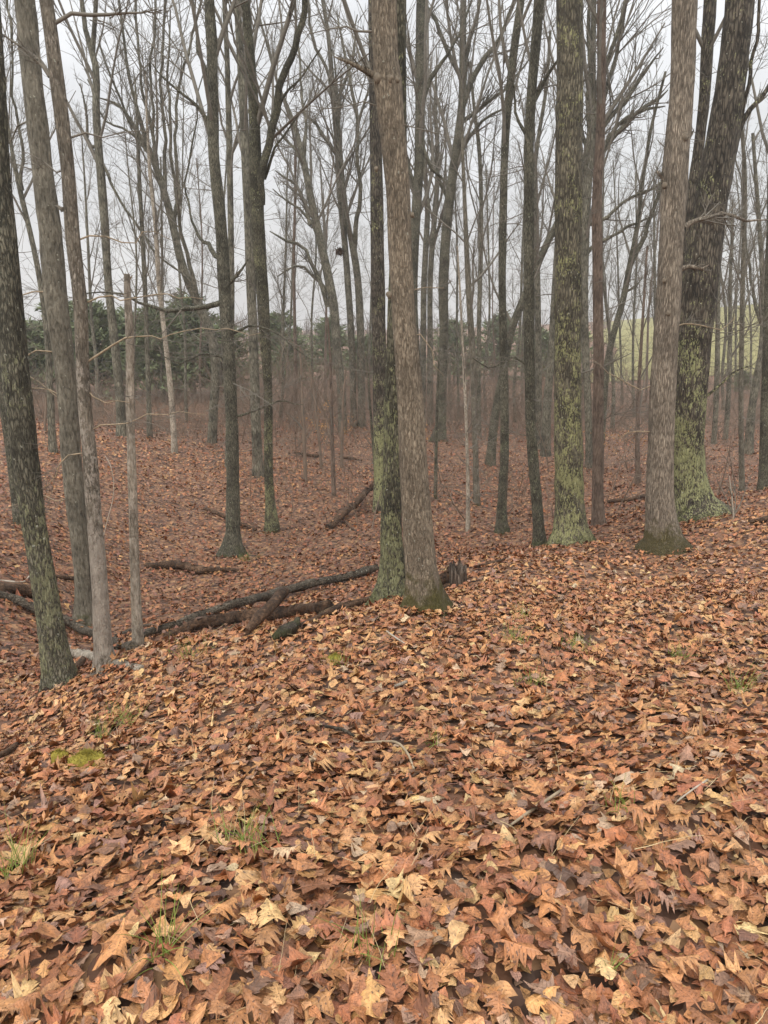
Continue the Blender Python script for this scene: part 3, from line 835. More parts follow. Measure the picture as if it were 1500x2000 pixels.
def knots(rt, d, spots):
    q = np.random.default_rng(int(d * 10))
    for px, py, r_, back in spots:
        r_ *= .72
        c = at(px, py, d - back)
        th, ph = np.meshgrid(np.arange(10) * 6.283 / 10, np.linspace(.05, 3.09, 7))
        k = 1 + q.normal(0, .12, th.shape)
        v = np.stack([np.sin(ph) * np.cos(th) * r_ * k, np.sin(ph) * np.sin(th) * r_ * .6 * k, np.cos(ph) * r_ * 1.1 * k], -1).reshape(-1, 3)
        idx = np.arange(70).reshape(7, 10); j = np.roll(np.arange(10), -1)
        f = np.stack([idx[:-1], idx[1:], idx[1:][:, j], idx[:-1][:, j]], -1).reshape(-1, 4)
        link('knot', mesh_np('knot', v, f), M['knot'], rt, c - np.array(rt.location))


_roots = {o['label'][:22]: o for o in COL.objects if o.get('category') == 'tree'}
knots(_roots['large tan flaky oak tr'], 7.2, [(738, 153, .055, .09), (762, 154, .05, .115), (774, 156, .04, .09), (760, 576, .04, .10), (735, 330, .03, .08), (805, 420, .03, .06)])
knots(_roots['pale shaggy oak at rig'], 12.0, [(1306, 612, .06, .17), (1297, 548, .05, .16), (1336, 268, .08, .16), (1298, 362, .06, .15)])
# ---- middle distance
tree(15.5, [(1054, 1078, 30), (1052, 1030, 22), (1044, 930, 21), (1038, 860, 20), (1034, 700, 20), (1033, 560, 21), (1033, 400, 20), (1034, 250, 19), (1043, 120, 19), (1053, 0, 20), (1058, -100, 18)],
     'dark', 'slender dark trunk with pale specks just left of the thick lichen trunk', n_limb=9, h0=.5, twigs=(4, 3), llen=.25,
     limbs=[[(1036, 720, 5), (1000, 700, 4), (960, 715, 3), (925, 695, 2)], [(1040, 200, 12), (1050, 170, 8), (1070, 140, 6), (1090, 110, 3)], [(1026, 260, 8), (1018, 240, 6), (1010, 180, 4), (1005, 150, 2)]])
tree(17, [(1169, 1032, 27), (1168, 980, 22), (1168, 860, 21), (1169, 700, 20), (1168, 560, 20), (1166, 380, 19), (1172, 280, 18), (1175, 150, 17), (1175, 0, 17), (1176, -100, 15)],
     'red', 'smooth red brown trunk standing right of the thick lichen trunk', n_limb=9, h0=.5, twigs=(4, 3), llen=.25,
     limbs=[[(1172, 716, 4), (1140, 728, 3), (1115, 735, 1.5)], [(1172, 720, 4), (1200, 706, 3), (1235, 690, 1.5)]])
tree(19, [(981, 1042, 24), (980, 1010, 19), (985, 900, 17), (985, 760, 16), (981, 560, 15), (983, 400, 15), (990, 230, 15), (1004, 100, 16), (1017, 0, 15), (1024, -100, 13)],
     'dark', 'slightly curved dark trunk standing alone in the hollow right of centre', n_limb=10, h0=.5, twigs=(5, 3), llen=.28)
tree(22, [(745, 980, 34), (744, 940, 28), (742, 760, 28), (738, 560, 28), (735, 330, 25), (731, 150, 22), (729, 0, 20), (728, -100, 18)],
     'lichen2', 'dark trunk in the hollow, seen left of the tan oak, log at its foot', n_limb=10, h0=.5, twigs=(5, 3), H=22)
tree(17, [(453, 1086, 44), (455, 1040, 29), (455, 960, 25), (450, 760, 24), (438, 560, 24), (428, 400, 23), (420, 330, 22), (414, 100, 21), (409, 0, 20), (405, -100, 20)],
     'dark', 'two-toned trunk speckled with lichen in the left hollow, roots showing', n_limb=9, h0=.5, twigs=(5, 3), flare=.4,
     limbs=[[(447, 655, 6), (500, 640, 4), (560, 668, 3), (605, 702, 2)], [(452, 815, 5), (500, 802, 4), (545, 780, 3), (590, 788, 1.5)], [(445, 700, 6), (400, 690, 4), (350, 705, 3), (310, 690, 2)], [(440, 588, 11), (424, 592, 11), (385, 600, 9), (345, 608, 8), (290, 600, 6), (250, 574, 4), (170, 577, 2)],
            [(408, 160, 8), (390, 110, 6), (375, 40, 5), (370, 0, 5)], [(412, 250, 9), (385, 210, 6), (345, 175, 4.5), (300, 120, 3)],
            [(440, 560, 9), (465, 535, 6), (485, 505, 4)], [(434, 506, 10), (420, 498, 10), (405, 478, 9), (385, 470, 7), (360, 430, 5), (345, 360, 4), (350, 260, 4), (372, 90, 3)]])
tree(20, [(532, 1042, 34), (529, 1000, 21), (526, 960, 18), (523, 760, 17), (514, 600, 24), (506, 480, 26), (500, 370, 27), (497, 250, 22), (488, 100, 18), (478, 0, 17), (474, -100, 16)],
     'tinge', 'green tinged trunk that forks high up beside the two-toned trunk at left', n_limb=10, h0=.52, twigs=(5, 3), H=20, flare=.3,
     limbs=[[(510, 400, 17), (520, 330, 16), (531, 270, 16), (547, 205, 15), (565, 145, 14), (583, 90, 13), (607, 0, 12)],
            [(545, 210, 7), (560, 185, 5), (590, 150, 4), (625, 90, 3)], [(516, 350, 8), (535, 300, 5), (560, 260, 4), (600, 190, 3)]])
tree(26, [(503, 892, 24), (501, 860, 20), (496, 700, 18), (490, 560, 19), (484, 400, 18), (477, 250, 18), (469, 100, 15), (463, 0, 14), (458, -100, 13)],
     'far', 'brown trunk partly hidden behind the green tinged forked trunk', n_limb=11, h0=.5, twigs=(5, 4), H=20)
tree(27, [(447, 905, 15), (449, 800, 12), (452, 600, 12), (450, 400, 12), (447, 250, 12), (443, 100, 10), (438, 0, 9)],
     'far', 'narrow olive stem close to the right of the two-toned trunk', n_limb=10, h0=.5, twigs=(5, 4), H=19)
tree(30, [(238, 862, 22), (236, 800, 18), (227, 700, 17), (212, 560, 15), (204, 430, 16), (196, 330, 16), (188, 230, 15), (180, 100, 12), (172, 80, 10), (160, 0, 8)],
     'far', 'grey tree on the leafy mound at left whose stem forks near the top', n_limb=11, h0=.55, twigs=(5, 4), H=19,
     limbs=[[(181, 100, 10), (188, 60, 9), (196, 0, 8)], [(198, 290, 8), (182, 285, 7), (172, 275, 6), (165, 230, 5), (152, 160, 4)],
            [(200, 320, 7), (222, 360, 5), (245, 410, 5), (280, 460, 4.5), (310, 500, 4), (345, 530, 4), (380, 560, 3)]])
tree(31, [(293, 866, 12), (291, 800, 9), (288, 700, 9), (283, 560, 9), (276, 420, 8), (270, 300, 7), (266, 200, 5)],
     'far', 'thin dark stem on the mound just right of the dead pole', n_limb=9, h0=.4, twigs=(4, 4), H=14, llen=.22)
tree(28, [(342, 907, 15), (340, 860, 12), (333, 760, 11), (320, 640, 9), (311, 560, 9), (303, 430, 8), (292, 330, 7), (288, 250, 5)],
     'pale', 'thin pale stem rising from the right slope of the mound', n_limb=9, h0=.4, twigs=(4, 4), H=13, llen=.22)
tree(32, [(414, 884, 20), (417, 800, 17), (420, 700, 18), (412, 655, 19), (395, 610, 18), (372, 560, 17), (352, 505, 16), (338, 440, 15), (322, 380, 14), (308, 335, 13), (290, 290, 10), (270, 220, 7), (252, 150, 6), (240, 60, 5), (232, 0, 5)],
     'far', 'crooked tree bending left with a fan of thin upright stems', n_limb=8, h0=.55, twigs=(7, 6), H=18, llen=.3,
     limbs=[[(308, 335, 8), (300, 260, 6), (292, 150, 5), (300, 0, 5)], [(300, 310, 8), (275, 270, 6), (240, 210, 5), (205, 120, 4), (185, 60, 3)],
            [(322, 380, 9), (325, 300, 7), (318, 200, 6), (322, 60, 5), (330, 0, 5)], [(290, 290, 7), (262, 240, 6), (225, 200, 5), (190, 190, 4)],
            [(338, 440, 9), (345, 360, 7), (335, 250, 6), (350, 120, 5), (380, 0, 5)], [(312, 345, 7), (290, 250, 6), (262, 100, 5), (255, 0, 5)],
            [(300, 310, 6), (250, 260, 5), (200, 230, 4), (160, 150, 3)], [(395, 610, 10), (375, 520, 8), (362, 440, 7), (355, 350, 6), (352, 200, 5), (360, 60, 4)]])
tree(24, [(100, 848, 16), (98, 760, 13), (94, 680, 12), (82, 570, 11), (62, 467, 10), (40, 375, 10), (30, 330, 8), (18, 260, 6), (8, 180, 5), (0, 80, 5)],
     'far', 'thin dark tree leaning left between the edge tree and the grey trunk', n_limb=9, h0=.45, twigs=(5, 4), H=15,
     limbs=[[(44, 372, 7), (46, 300, 6), (30, 220, 5), (22, 120, 4), (15, 0, 5)]])
tree(16, [(38, 1024, 20), (30, 960, 18), (20, 880, 17), (8, 800, 16), (0, 700, 16), (-16, 500, 15), (-30, 300, 14)],
     'dark', 'dark stem half hidden behind the lichen spotted tree at the left edge', n_limb=5, h0=.6, twigs=(3, 0))
# ---- the row of tall trees beyond the hollow
tree(32, [(820, 845, 17), (818, 760, 16), (808, 640, 19), (806, 560, 20), (812, 430, 19), (818, 330, 19), (821, 200, 20), (822, 60, 20), (823, 0, 20), (826, -100, 17)],
     'dark', 'tall dark trunk seen directly right of the tan oak', n_limb=12, h0=.4, twigs=(7, 6), H=24,
     limbs=[[(825, 200, 12), (838, 160, 10), (856, 130, 8), (880, 100, 6), (900, 60, 5), (920, 0, 5)], [(812, 380, 9), (800, 330, 7), (790, 270, 6), (788, 200, 4)],
            [(826, 290, 9), (845, 330, 7), (860, 345, 6), (878, 365, 5)]])
tree(38, [(857, 862, 30), (861, 830, 20), (864, 760, 17), (867, 640, 18), (866, 560, 20), (874, 430, 19), (886, 330, 18), (896, 260, 17), (903, 200, 16), (904, 120, 14), (905, 0, 12), (906, -100, 10)],
     'dark', 'tall tree with a flared foot whose limbs spread wide right of the tan oak', n_limb=12, h0=.5, twigs=(7, 6), H=25, flare=.5,
     limbs=[[(905, 205, 13), (925, 160, 12), (955, 110, 10), (985, 60, 8), (1010, 0, 7)], [(900, 240, 10), (930, 215, 9), (960, 190, 7), (1000, 155, 6), (1040, 100, 5)],
            [(905, 160, 10), (890, 120, 9), (865, 70, 8), (845, 20, 7), (835, 0, 6)], [(890, 310, 9), (920, 260, 7), (950, 230, 6), (1000, 200, 5)],
            [(876, 420, 8), (868, 370, 7), (850, 310, 6), (838, 270, 5), (832, 230, 4)], [(903, 180, 10), (915, 110, 9), (930, 40, 8), (940, 0, 7)]])
tree(44, [(826, 800, 13), (826, 740, 12), (827, 640, 12), (828, 560, 12), (832, 480, 12), (835, 400, 10), (830, 330, 8), (822, 230, 7)],
     'far', 'thinner brown trunk between the two tall dark trunks right of the oak', n_limb=11, h0=.45, twigs=(5, 5), H=20)
tree(46, [(841, 798, 12), (840, 740, 12), (840, 640, 11), (840, 560, 11), (845, 470, 11), (852, 390, 10), (855, 300, 9), (850, 200, 7)],
     'far', 'narrow trunk touching the flared tall tree on its left', n_limb=11, h0=.45, twigs=(5, 5), H=21,
     limbs=[[(845, 470, 7), (862, 430, 6), (880, 390, 5), (892, 340, 4)]])
tree(23, [(931, 972, 14), (929, 900, 11), (925, 800, 9), (924, 700, 12), (920, 640, 13), (915, 560, 12), (908, 400, 8), (904, 300, 7), (902, 200, 5)],
     'grey', 'slender grey stem with a pale lower half in the hollow', n_limb=10, h0=.4, twigs=(5, 4), H=14, llen=.22)
tree(19, [(914, 1027, 9), (914, 960, 7), (911, 840, 6), (905, 700, 5), (898, 560, 4), (893, 480, 3)],
     'pale', 'thinnest pale sapling left of the slender grey stem', n_limb=8, h0=.35, twigs=(3, 3), H=8, llen=.2, fine=.002)
tree(40, [(935, 842, 10), (935, 760, 9), (936, 620, 9), (939, 500, 9), (940, 400, 8), (935, 280, 8), (925, 200, 6), (918, 120, 5)],
     'far', 'straight far trunk rising just behind the slender grey stem', n_limb=11, h0=.4, twigs=(5, 5), H=19)
tree(30, [(957, 914, 22), (960, 880, 18), (966, 820, 17), (985, 720, 16), (1000, 640, 15), (1020, 590, 15), (1045, 530, 14), (1066, 480, 14), (1084, 445, 13), (1120, 360, 11), (1150, 290, 9)],
     'dark', 'leaning dark tree slanting up to the right behind the lichen trunk', n_limb=11, h0=.4, twigs=(5, 4), H=14)
tree(33, [(1067, 864, 20), (1068, 800, 17), (1073, 740, 15), (1080, 640, 14), (1088, 500, 13), (1098, 350, 12), (1106, 200, 11), (1110, 0, 9)],
     'far', 'dark trunk half hidden left of the thick lichen trunk', n_limb=11, h0=.4, twigs=(5, 5), H=20)
tree(36, [(1053, 830, 14), (1052, 760, 13), (1051, 640, 13), (1049, 520, 12), (1047, 430, 11), (1043, 340, 10), (1050, 280, 8), (1066, 180, 7), (1075, 60, 5)],
     'far', 'greyish trunk close behind the slender dark speckled trunk', n_limb=11, h0=.45, twigs=(5, 5), H=19)
tree(30, [(1153, 892, 18), (1150, 840, 14), (1146, 740, 14), (1142, 640, 15), (1141, 560, 16), (1143, 440, 19), (1146, 350, 22), (1153, 290, 21), (1157, 220, 14), (1158, 100, 11), (1160, 0, 10)],
     'far', 'stout tree behind the red brown trunk with limbs raking out to the right', n_limb=12, h0=.45, twigs=(7, 6), H=20,
     limbs=[[(1152, 320, 15), (1175, 290, 13), (1200, 265, 11), (1240, 225, 9), (1280, 190, 8), (1310, 170, 6)], [(1155, 290, 14), (1180, 245, 11), (1220, 200, 9), (1260, 140, 7), (1300, 90, 5)],
            [(1156, 270, 12), (1185, 190, 9), (1205, 110, 8), (1225, 30, 7), (1232, 0, 6)], [(1155, 260, 12), (1170, 170, 9), (1195, 80, 8), (1215, 0, 7)],
            [(1152, 250, 11), (1150, 150, 9), (1148, 60, 8), (1150, 0, 7)], [(1153, 310, 10), (1185, 280, 8), (1215, 240, 7), (1270, 210, 6), (1305, 205, 5)],
            [(1143, 440, 9), (1175, 430, 8), (1215, 400, 6), (1270, 370, 5), (1300, 340, 4)], [(1143, 500, 9), (1180, 470, 7), (1230, 440, 6), (1290, 420, 5)],
            [(1146, 330, 10), (1138, 270, 8), (1128, 200, 7), (1126, 60, 6)]])
tree(30, [(1172, 885, 16), (1178, 800, 14), (1186, 710, 13), (1200, 645, 12), (1216, 590, 12), (1229, 525, 12), (1240, 470, 9), (1256, 350, 7), (1272, 250, 6), (1300, 140, 5)],
     'dark', 'slim dark tree bending right out from behind the red brown trunk', n_limb=9, h0=.5, twigs=(5, 4), H=15,
     limbs=[[(1230, 522, 10), (1250, 480, 9), (1268, 435, 8), (1288, 380, 7), (1300, 320, 5)], [(1222, 570, 6), (1240, 560, 4), (1252, 545, 3)]])
tree(18, [(1330, 985, 26), (1332, 900, 22), (1336, 760, 21), (1340, 600, 21), (1344, 470, 21), (1353, 370, 20), (1366, 280, 20), (1375, 200, 21), (1383, 60, 24), (1387, 0, 24), (1390, -100, 22)],
     'lichen2', 'trunk squeezed between the shaggy oak and the massive dark trunk', n_limb=9, h0=.5, twigs=(4, 2), H=19)
tree(22, [(1449, 968, 12), (1448, 900, 10), (1447, 800, 9), (1449, 640, 9), (1452, 500, 9), (1455, 400, 8), (1454, 320, 8), (1448, 240, 6), (1452, 150, 5), (1470, 0, 4)],
     'grey', 'thin grey stem standing right of the massive dark trunk', n_limb=10, h0=.4, twigs=(5, 4), H=13, llen=.25)
tree(20.5, [(1494, 962, 28), (1495, 900, 24), (1499, 760, 23), (1505, 560, 22), (1512, 300, 20), (1518, 0, 18)],
     'dark', 'dark trunk cut by the right edge of the view', n_limb=8, h0=.5, twigs=(4, 3), H=17)
tree(35, [(1466, 845, 18), (1468, 800, 15), (1478, 740, 14), (1488, 680, 12), (1491, 600, 11), (1488, 520, 9), (1480, 400, 8), (1470, 260, 6)],
     'far', 'curving dark tree in front of the green hill at right', n_limb=10, h0=.4, twigs=(5, 4), H=15,
     limbs=[[(1490, 640, 7), (1478, 580, 6), (1470, 500, 5), (1465, 420, 4)]])
tree(40, [(1400, 805, 10), (1400, 740, 10), (1402, 640, 9), (1403, 560, 8), (1406, 450, 7), (1410, 340, 6)],
     'far', 'straight grey pole tree before the green hill, next to the massive trunk', n_limb=10, h0=.4, twigs=(5, 4), H=15)
tree(42, [(1424, 790, 10), (1424, 740, 9), (1426, 640, 8), (1426, 560, 7), (1430, 440, 6)],
     'far', 'second pole tree before the green hill, with a bushy top', n_limb=11, h0=.35, twigs=(7, 6), H=13)
tree(26, [(1246, 948, 11), (1245, 880, 9), (1246, 800, 8), (1252, 680, 6), (1258, 580, 5), (1264, 480, 4)],
     'red', 'thin reddish stem in the hollow left of the shaggy oak', n_limb=9, h0=.3, twigs=(4, 4), H=9, llen=.25)
tree(42, [(668, 790, 18), (665, 740, 16), (658, 680, 17), (652, 600, 18), (644, 555, 18), (628, 480, 16), (612, 410, 15), (597, 335, 13), (585, 280, 11), (570, 230, 8), (545, 170, 6), (520, 80, 5)],
     'far', 'tall tree with branches sweeping up and left, left of the oak', n_limb=12, h0=.4, twigs=(7, 6), H=23,
     limbs=[[(640, 600, 10), (632, 560, 9), (615, 520, 8), (595, 485, 7), (560, 470, 6), (530, 450, 5)], [(606, 440, 9), (595, 400, 8), (575, 360, 6), (535, 330, 5)],
            [(592, 330, 8), (594, 250, 6), (585, 160, 5), (575, 60, 5), (570, 0, 5)], [(597, 340, 8), (575, 290, 6), (545, 260, 5), (515, 200, 4)],
            [(628, 480, 8), (600, 430, 6), (570, 400, 5), (530, 370, 4)], [(640, 570, 7), (610, 540, 6), (585, 520, 5), (540, 540, 4)]])
tree(45, [(690, 775, 13), (688, 700, 13), (684, 620, 13), (680, 560, 13), (672, 460, 12), (664, 380, 12), (660, 300, 13), (655, 230, 12), (648, 150, 10), (640, 60, 8), (630, 0, 7)],
     'far', 'straight tall trunk with an old nest beside it, left of the oak', n_limb=12, h0=.45, twigs=(7, 6), H=23,
     limbs=[[(656, 300, 9), (630, 260, 8), (605, 230, 6), (585, 215, 5)], [(652, 200, 8), (640, 150, 7), (615, 90, 6), (600, 0, 5)], [(658, 250, 8), (668, 190, 7), (690, 120, 6), (700, 40, 5)]])
tree(45, [(706, 770, 16), (705, 700, 15), (703, 620, 15), (698, 540, 14), (690, 487, 14), (680, 440, 10), (672, 380, 10), (665, 300, 9), (660, 220, 7)],
     'far', 'trunk parting into a narrow fork, nearest left of the dark trunk by the oak', n_limb=10, h0=.5, twigs=(7, 6), H=21,
     limbs=[[(692, 490, 11), (699, 440, 10), (705, 390, 9), (702, 330, 8), (699, 240, 8), (690, 180, 7), (675, 120, 6), (665, 50, 5)], [(699, 240, 6), (715, 190, 5), (728, 150, 4)]])
tree(46, [(577, 800, 8), (577, 700, 7), (575, 600, 6), (574, 500, 6), (576, 400, 5), (577, 320, 5), (580, 220, 4)],
     'red', 'thin reddish straight stem between the forked green trunk and the sweeping tree', n_limb=9, h0=.4, twigs=(4, 4), H=14, llen=.2)

# ---- saplings in the hollow
def sapling(d, pts, label, mat='brush', H=4.0):
    tree(d, pts, mat, label, H=H, n_limb=6, h0=.3, twigs=(3, 2), fine=.002, flare=0, cat='sapling', name='sapling', llen=.22, group='saplings in the hollow', top=False)


sapling(26, [(596, 914, 8), (594, 860, 7), (591, 800, 6), (589, 740, 4), (586, 680, 3)], 'short straight dead sapling left of the small fallen branch in the hollow')
sapling(29, [(627, 893, 6), (621, 840, 5), (614, 780, 4), (604, 720, 3)], 'crooked sapling leaning left above the small fallen branch')
sapling(24, [(652, 978, 10), (650, 900, 8), (647, 800, 6), (645, 700, 5), (640, 620, 3)], 'tall thin brown sapling in the middle of the leafy hollow', 'red')
sapling(30, [(667, 888, 7), (668, 840, 6), (670, 780, 4), (676, 720, 3)], 'leaning sapling beside the far fallen stick', 'brush')
sapling(23, [(736, 962, 7), (728, 860, 5), (722, 780, 4), (718, 700, 3)], 'dark whip touching the dark trunk left of the oak', 'dark')
sapling(24, [(851, 952, 8), (852, 880, 6), (854, 780, 5), (857, 700, 4)], 'dark straight sapling right of the tan oak', 'dark')
sapling(27, [(88, 848, 6), (90, 800, 5), (91, 740, 4), (94, 690, 3)], 'thin sapling on the mound near the left edge', 'brush')
sapling(28, [(1348, 905, 6), (1349, 860, 5), (1353, 800, 4), (1360, 740, 2)], 'little sapling in the brush right of the massive trunk', 'brush')
sapling(12.99, [(1433, 1012, 3), (1428, 960, 3), (1424, 930, 2)], 'bare whip standing in the leaves near the right edge', 'paletwig')

# ---- more far trees, each told by the trunks it stands between
near_marks = [(60, 'edge tree'), (120, 'grey trunk'), (250, 'dead pole'), (450, 'two-toned trunk'), (520, 'green forked trunk'),
              (800, 'tan oak'), (866, 'flared tall tree'), (985, 'curved dark trunk'), (1110, 'thick lichen trunk'), (1168, 'red brown trunk'),
              (1295, 'shaggy oak'), (1360, 'massive dark trunk'), (1452, 'thin grey stem'), (1530, 'right edge')]
fq = np.random.default_rng(5)
slots = [(-20, 30), (18, 44), (190, 52), (262, 46), (318, 58), (365, 44), (392, 57), (432, 60), (548, 48), (562, 62), (610, 56), (636, 64), (722, 58), (880, 60), (896, 52),
         (948, 58), (968, 66), (1006, 50), (1020, 62), (1088, 60), (1135, 56), (1196, 48), (1214, 64), (1238, 56), (1262, 70), (1283, 52), (1412, 60), (1436, 72), (1468, 56), (1484, 66)]
ORD = ['first', 'second', 'third', 'fourth', 'fifth', 'sixth']
bygap = {}
for px, d in sorted(slots):
    i = next(k for k, mk in enumerate(near_marks) if px < mk[0])
    bygap.setdefault(i, []).append((px, d))
for i, lst in bygap.items():
    a = near_marks[i - 1][1] if i else 'left edge'
    b_ = near_marks[i][1]
    for k, (px, d) in enumerate(lst):
        lab = f'far tree in the brush between the {a} and the {b_}' if len(lst) == 1 else f'{ORD[k]} far tree from left between the {a} and the {b_}'
        h = hit(px, 1000, 3)
        x0 = at(px, 700, d)[0]
        gz = g1(x0, d)
        vy_ = d; rel = gz - EYE
        py0 = 1000 - FPX * (vy_ * sp + rel * cp) / (vy_ * cp - rel * sp)
        wpx = fq.uniform(.13, .26) / scale_at(py0, d)
        lean = fq.normal(0, 14)
        kk = fq.normal(0, 6, 4)
        pts = [(px, py0, wpx * 1.25), (px + kk[0] * .3, py0 - 60, wpx), (px + lean * .3 + kk[1] * .5, py0 - 170, wpx * .9), (px + lean * .6 + kk[2], py0 - 320, wpx * .75), (px + lean + kk[3], py0 - 480, wpx * .5)]
        tree(d, pts, ('far', 'dark', 'far', 'red')[k % 4], lab, H=fq.uniform(15, 22), n_limb=12, h0=.3, twigs=(8, 6), group='far trees in the brush', flare=.2, llen=.28)

# ------------------------------------------------------------------ logs, stump, fallen branches
def along_ground(pts, lift=0.0):
    out_ = []
    for p in pts:
        h = hit(p[0], p[1])
        out_.append(h + np.array([0, 0, lift]))
    return np.array(out_)


LOG_TOPS = []


def log(name, pts, label, mat, cat='log', sides=12, sink=.25, seed=0, stubs=(), rough=.07, group='fallen wood'):
    """pts: (px, py of the centre line, width px, lift m)"""
    P = []
    rad = []
    for px, py, wp, lift in pts:
        d0 = hit(px, py)[1]
        r_ = wp * scale_at(py, d0) / 2
        wp = wp * .72 if cat == 'stick' else wp
        r_ = r_ * .72 if cat == 'stick' else r_
        h = hit(px, py + wp / 2)
        P.append([h[0], h[1], h[2] + r_ * (1 - sink) + lift + (.03 if cat == 'stick' else 0)]); rad.append(r_)
    P = np.array(P); rad = np.array(rad)
    org = P[len(P) // 2].copy(); org[2] -= rad[len(P) // 2]
    rt = root(name, org, label, cat, group)
    Pr, rr = resample(P, rad, max(.05, rad.mean() * .7))
    q = np.random.default_rng(seed + 50)
    Pr = wob(Pr, rad.mean() * .16, seed, 1.9)
    K = len(Pr)
    if cat == 'log':
        LOG_TOPS.append((Pr, rr))
    v, f = tubes(Pr[None], rr[None], sides)
    v = v.reshape(K, sides, 3)
    a = np.arange(sides) * 6.283 / sides
    dd = sum(rough * np.sin(a[None] * q.integers(1, 5) + np.arange(K)[:, None] * q.uniform(.1, .9) + q.uniform(0, 6)) for _ in range(4)) + q.normal(0, rough * .4, (K, sides))
    v = Pr[:, None] + (v - Pr[:, None]) * (1 + dd)[..., None]
    # close both ends with a splintered face
    vv = v.reshape(-1, 3); ff = [f]
    c0, c1 = len(vv), len(vv) + 1
    tdir0 = Pr[0] - Pr[1]; tdir0 /= np.linalg.norm(tdir0); tdir1 = Pr[-1] - Pr[-2]; tdir1 /= np.linalg.norm(tdir1)
    vv = np.concatenate([vv, [Pr[0] - tdir0 * rr[0] * .3], [Pr[-1] - tdir1 * rr[-1] * .2]])
    j = np.arange(sides); jn = np.roll(j, -1)
    e0 = np.stack([j, np.full(sides, c0), np.full(sides, c0), jn], 1)
    tri = [(int(x), c0, int(y)) for x, y in zip(jn, j)] + [(int((K - 1) * sides + x), int((K - 1) * sides + y), c1) for x, y in zip(j, jn)]
    me = bpy.data.meshes.new('stem')
    me.from_pydata((vv - org).tolist(), [], [tuple(map(int, x)) for x in f] + tri)
    me.polygons.foreach_set('use_smooth', np.ones(len(me.polygons), bool))
    link('stem', me, M[mat], rt)
    for k, st in enumerate(stubs):
        Q = np.array([p_[:3] for p_ in st]); rq = np.array([p_[3] for p_ in st])
        Q, rq = resample(Q, rq, .06)
        v, f = tubes(Q[None], rq[None], 6)
        link('branch_stub', mesh_np('branch_stub', v - org, f), M[mat], rt)
    return rt


log('fallen_log', [(222, 1272, 11, .02), (300, 1238, 15, .05), (400, 1206, 16, .08), (480, 1186, 16, .12), (560, 1166, 16, .12), (650, 1139, 15, .09), (735, 1112, 15, .05)],
    'long grey log lying slantwise above the rotten log in front of the hollow', 'log', seed=1)
log('fallen_log', [(325, 1244, 17, .02), (400, 1222, 21, .04), (480, 1209, 23, .05), (560, 1201, 22, .05), (640, 1195, 18, .05), (690, 1186, 15, .04), (742, 1172, 9, .03)],
    'thick reddish rotten log tapering towards the foot of the oak', 'rot', seed=2, rough=.1)
log('broken_branch', [(482, 1245, 14, .06), (510, 1224, 18, .11), (545, 1194, 13, .2)], 'short broken limb with a cut pale end propped on the rotten log', 'rot', 'branch', seed=3)
log('fallen_branch', [(585, 1230, 8, .03), (640, 1204, 11, .05), (700, 1184, 8, .05), (770, 1164, 7, .03)], 'thin dark branch trailing from the rotten log to the lichen trunk', 'rot', 'branch', sides=8, seed=4)
log('mossy_knob', [(535, 1254, 12, .02), (556, 1240, 24, .04), (572, 1234, 22, .06), (582, 1226, 9, .10)], 'mossy green knob of wood sticking out of the leaves by the broken limb', 'knob', 'wood knob', seed=5)
log('fallen_log', [(-60, 1150, 22, .02), (0, 1155, 24, .03), (45, 1156, 24, .04), (66, 1158, 20, .04)], 'dark cut log at the left edge behind the lichen spotted tree', 'rot', seed=6)
log('fallen_log', [(-10, 1160, 12, .03), (40, 1185, 16, .05), (90, 1205, 18, .05), (140, 1228, 18, .05), (185, 1243, 16, .05), (225, 1256, 14, .02), (262, 1268, 20, 0)],
    'dark log slanting down behind the foot of the slim peeling tree', 'log', seed=7)
log('fallen_log', [(95, 1262, 14, .02), (135, 1272, 18, .03), (175, 1284, 20, .02), (225, 1295, 18, 0), (278, 1306, 14, 0)],
    'pale lichen crusted log between the two leftmost leaning trees', 'pale', seed=8)
log('fallen_branch', [(60, 1370, 12, 0), (100, 1345, 14, .02), (140, 1312, 13, .03), (165, 1292, 10, .03)], 'dark branch by the foot of the lichen spotted tree', 'rot', 'branch', sides=8, seed=9)
log('fallen_branch', [(215, 1250, 8, .02), (260, 1232, 8, .03), (300, 1225, 5, .03)], 'short stick bridging the dark logs behind the dead pole', 'log', 'branch', sides=8, seed=29)
log('fallen_log', [(284, 1104, 12, 0), (340, 1106, 17, 0), (400, 1112, 16, 0), (440, 1117, 9, 0), (466, 1120, 4, 0)], 'dark sunken log in the hollow left of the two-toned trunk', 'rot', seed=10)
log('fallen_branch', [(100, 1127, 7, .02), (150, 1132, 8, .02), (185, 1136, 7, .0)], 'dark stick in the leaves left of the slim peeling tree', 'rot', 'branch', sides=7, seed=11)
log('fallen_branch', [(0, 1138, 4, .04), (35, 1142, 4, .04), (60, 1130, 3, .05)], 'bleached twig over the dark cut log at the left edge', 'paletwig', 'branch', sides=6, seed=12)
log('fallen_branch', [(400, 998, 7, .05), (430, 1010, 9, .05), (470, 1025, 8, .04), (500, 1040, 6, .02)], 'dark branch lying behind the two-toned trunk', 'rot', 'branch', sides=7, seed=13)
log('fallen_log', [(640, 1030, 12, .0), (675, 1006, 14, .1), (705, 985, 13, .25), (735, 965, 11, .45)], 'dark log resting against the foot of the dark trunk in the hollow', 'rot', seed=14)
log('fallen_branch', [(655, 1000, 5, .1), (675, 1022, 5, .05), (705, 1052, 4, .0)], 'stick leaning on the log in the middle of the hollow', 'rot', 'branch', sides=6, seed=15)
log('fallen_branch', [(575, 889, 5, .04), (600, 890, 6, .04), (626, 886, 5, .04)], 'small dark branch lying far off in the hollow, the left one of two', 'rot', 'branch', sides=6, seed=16)
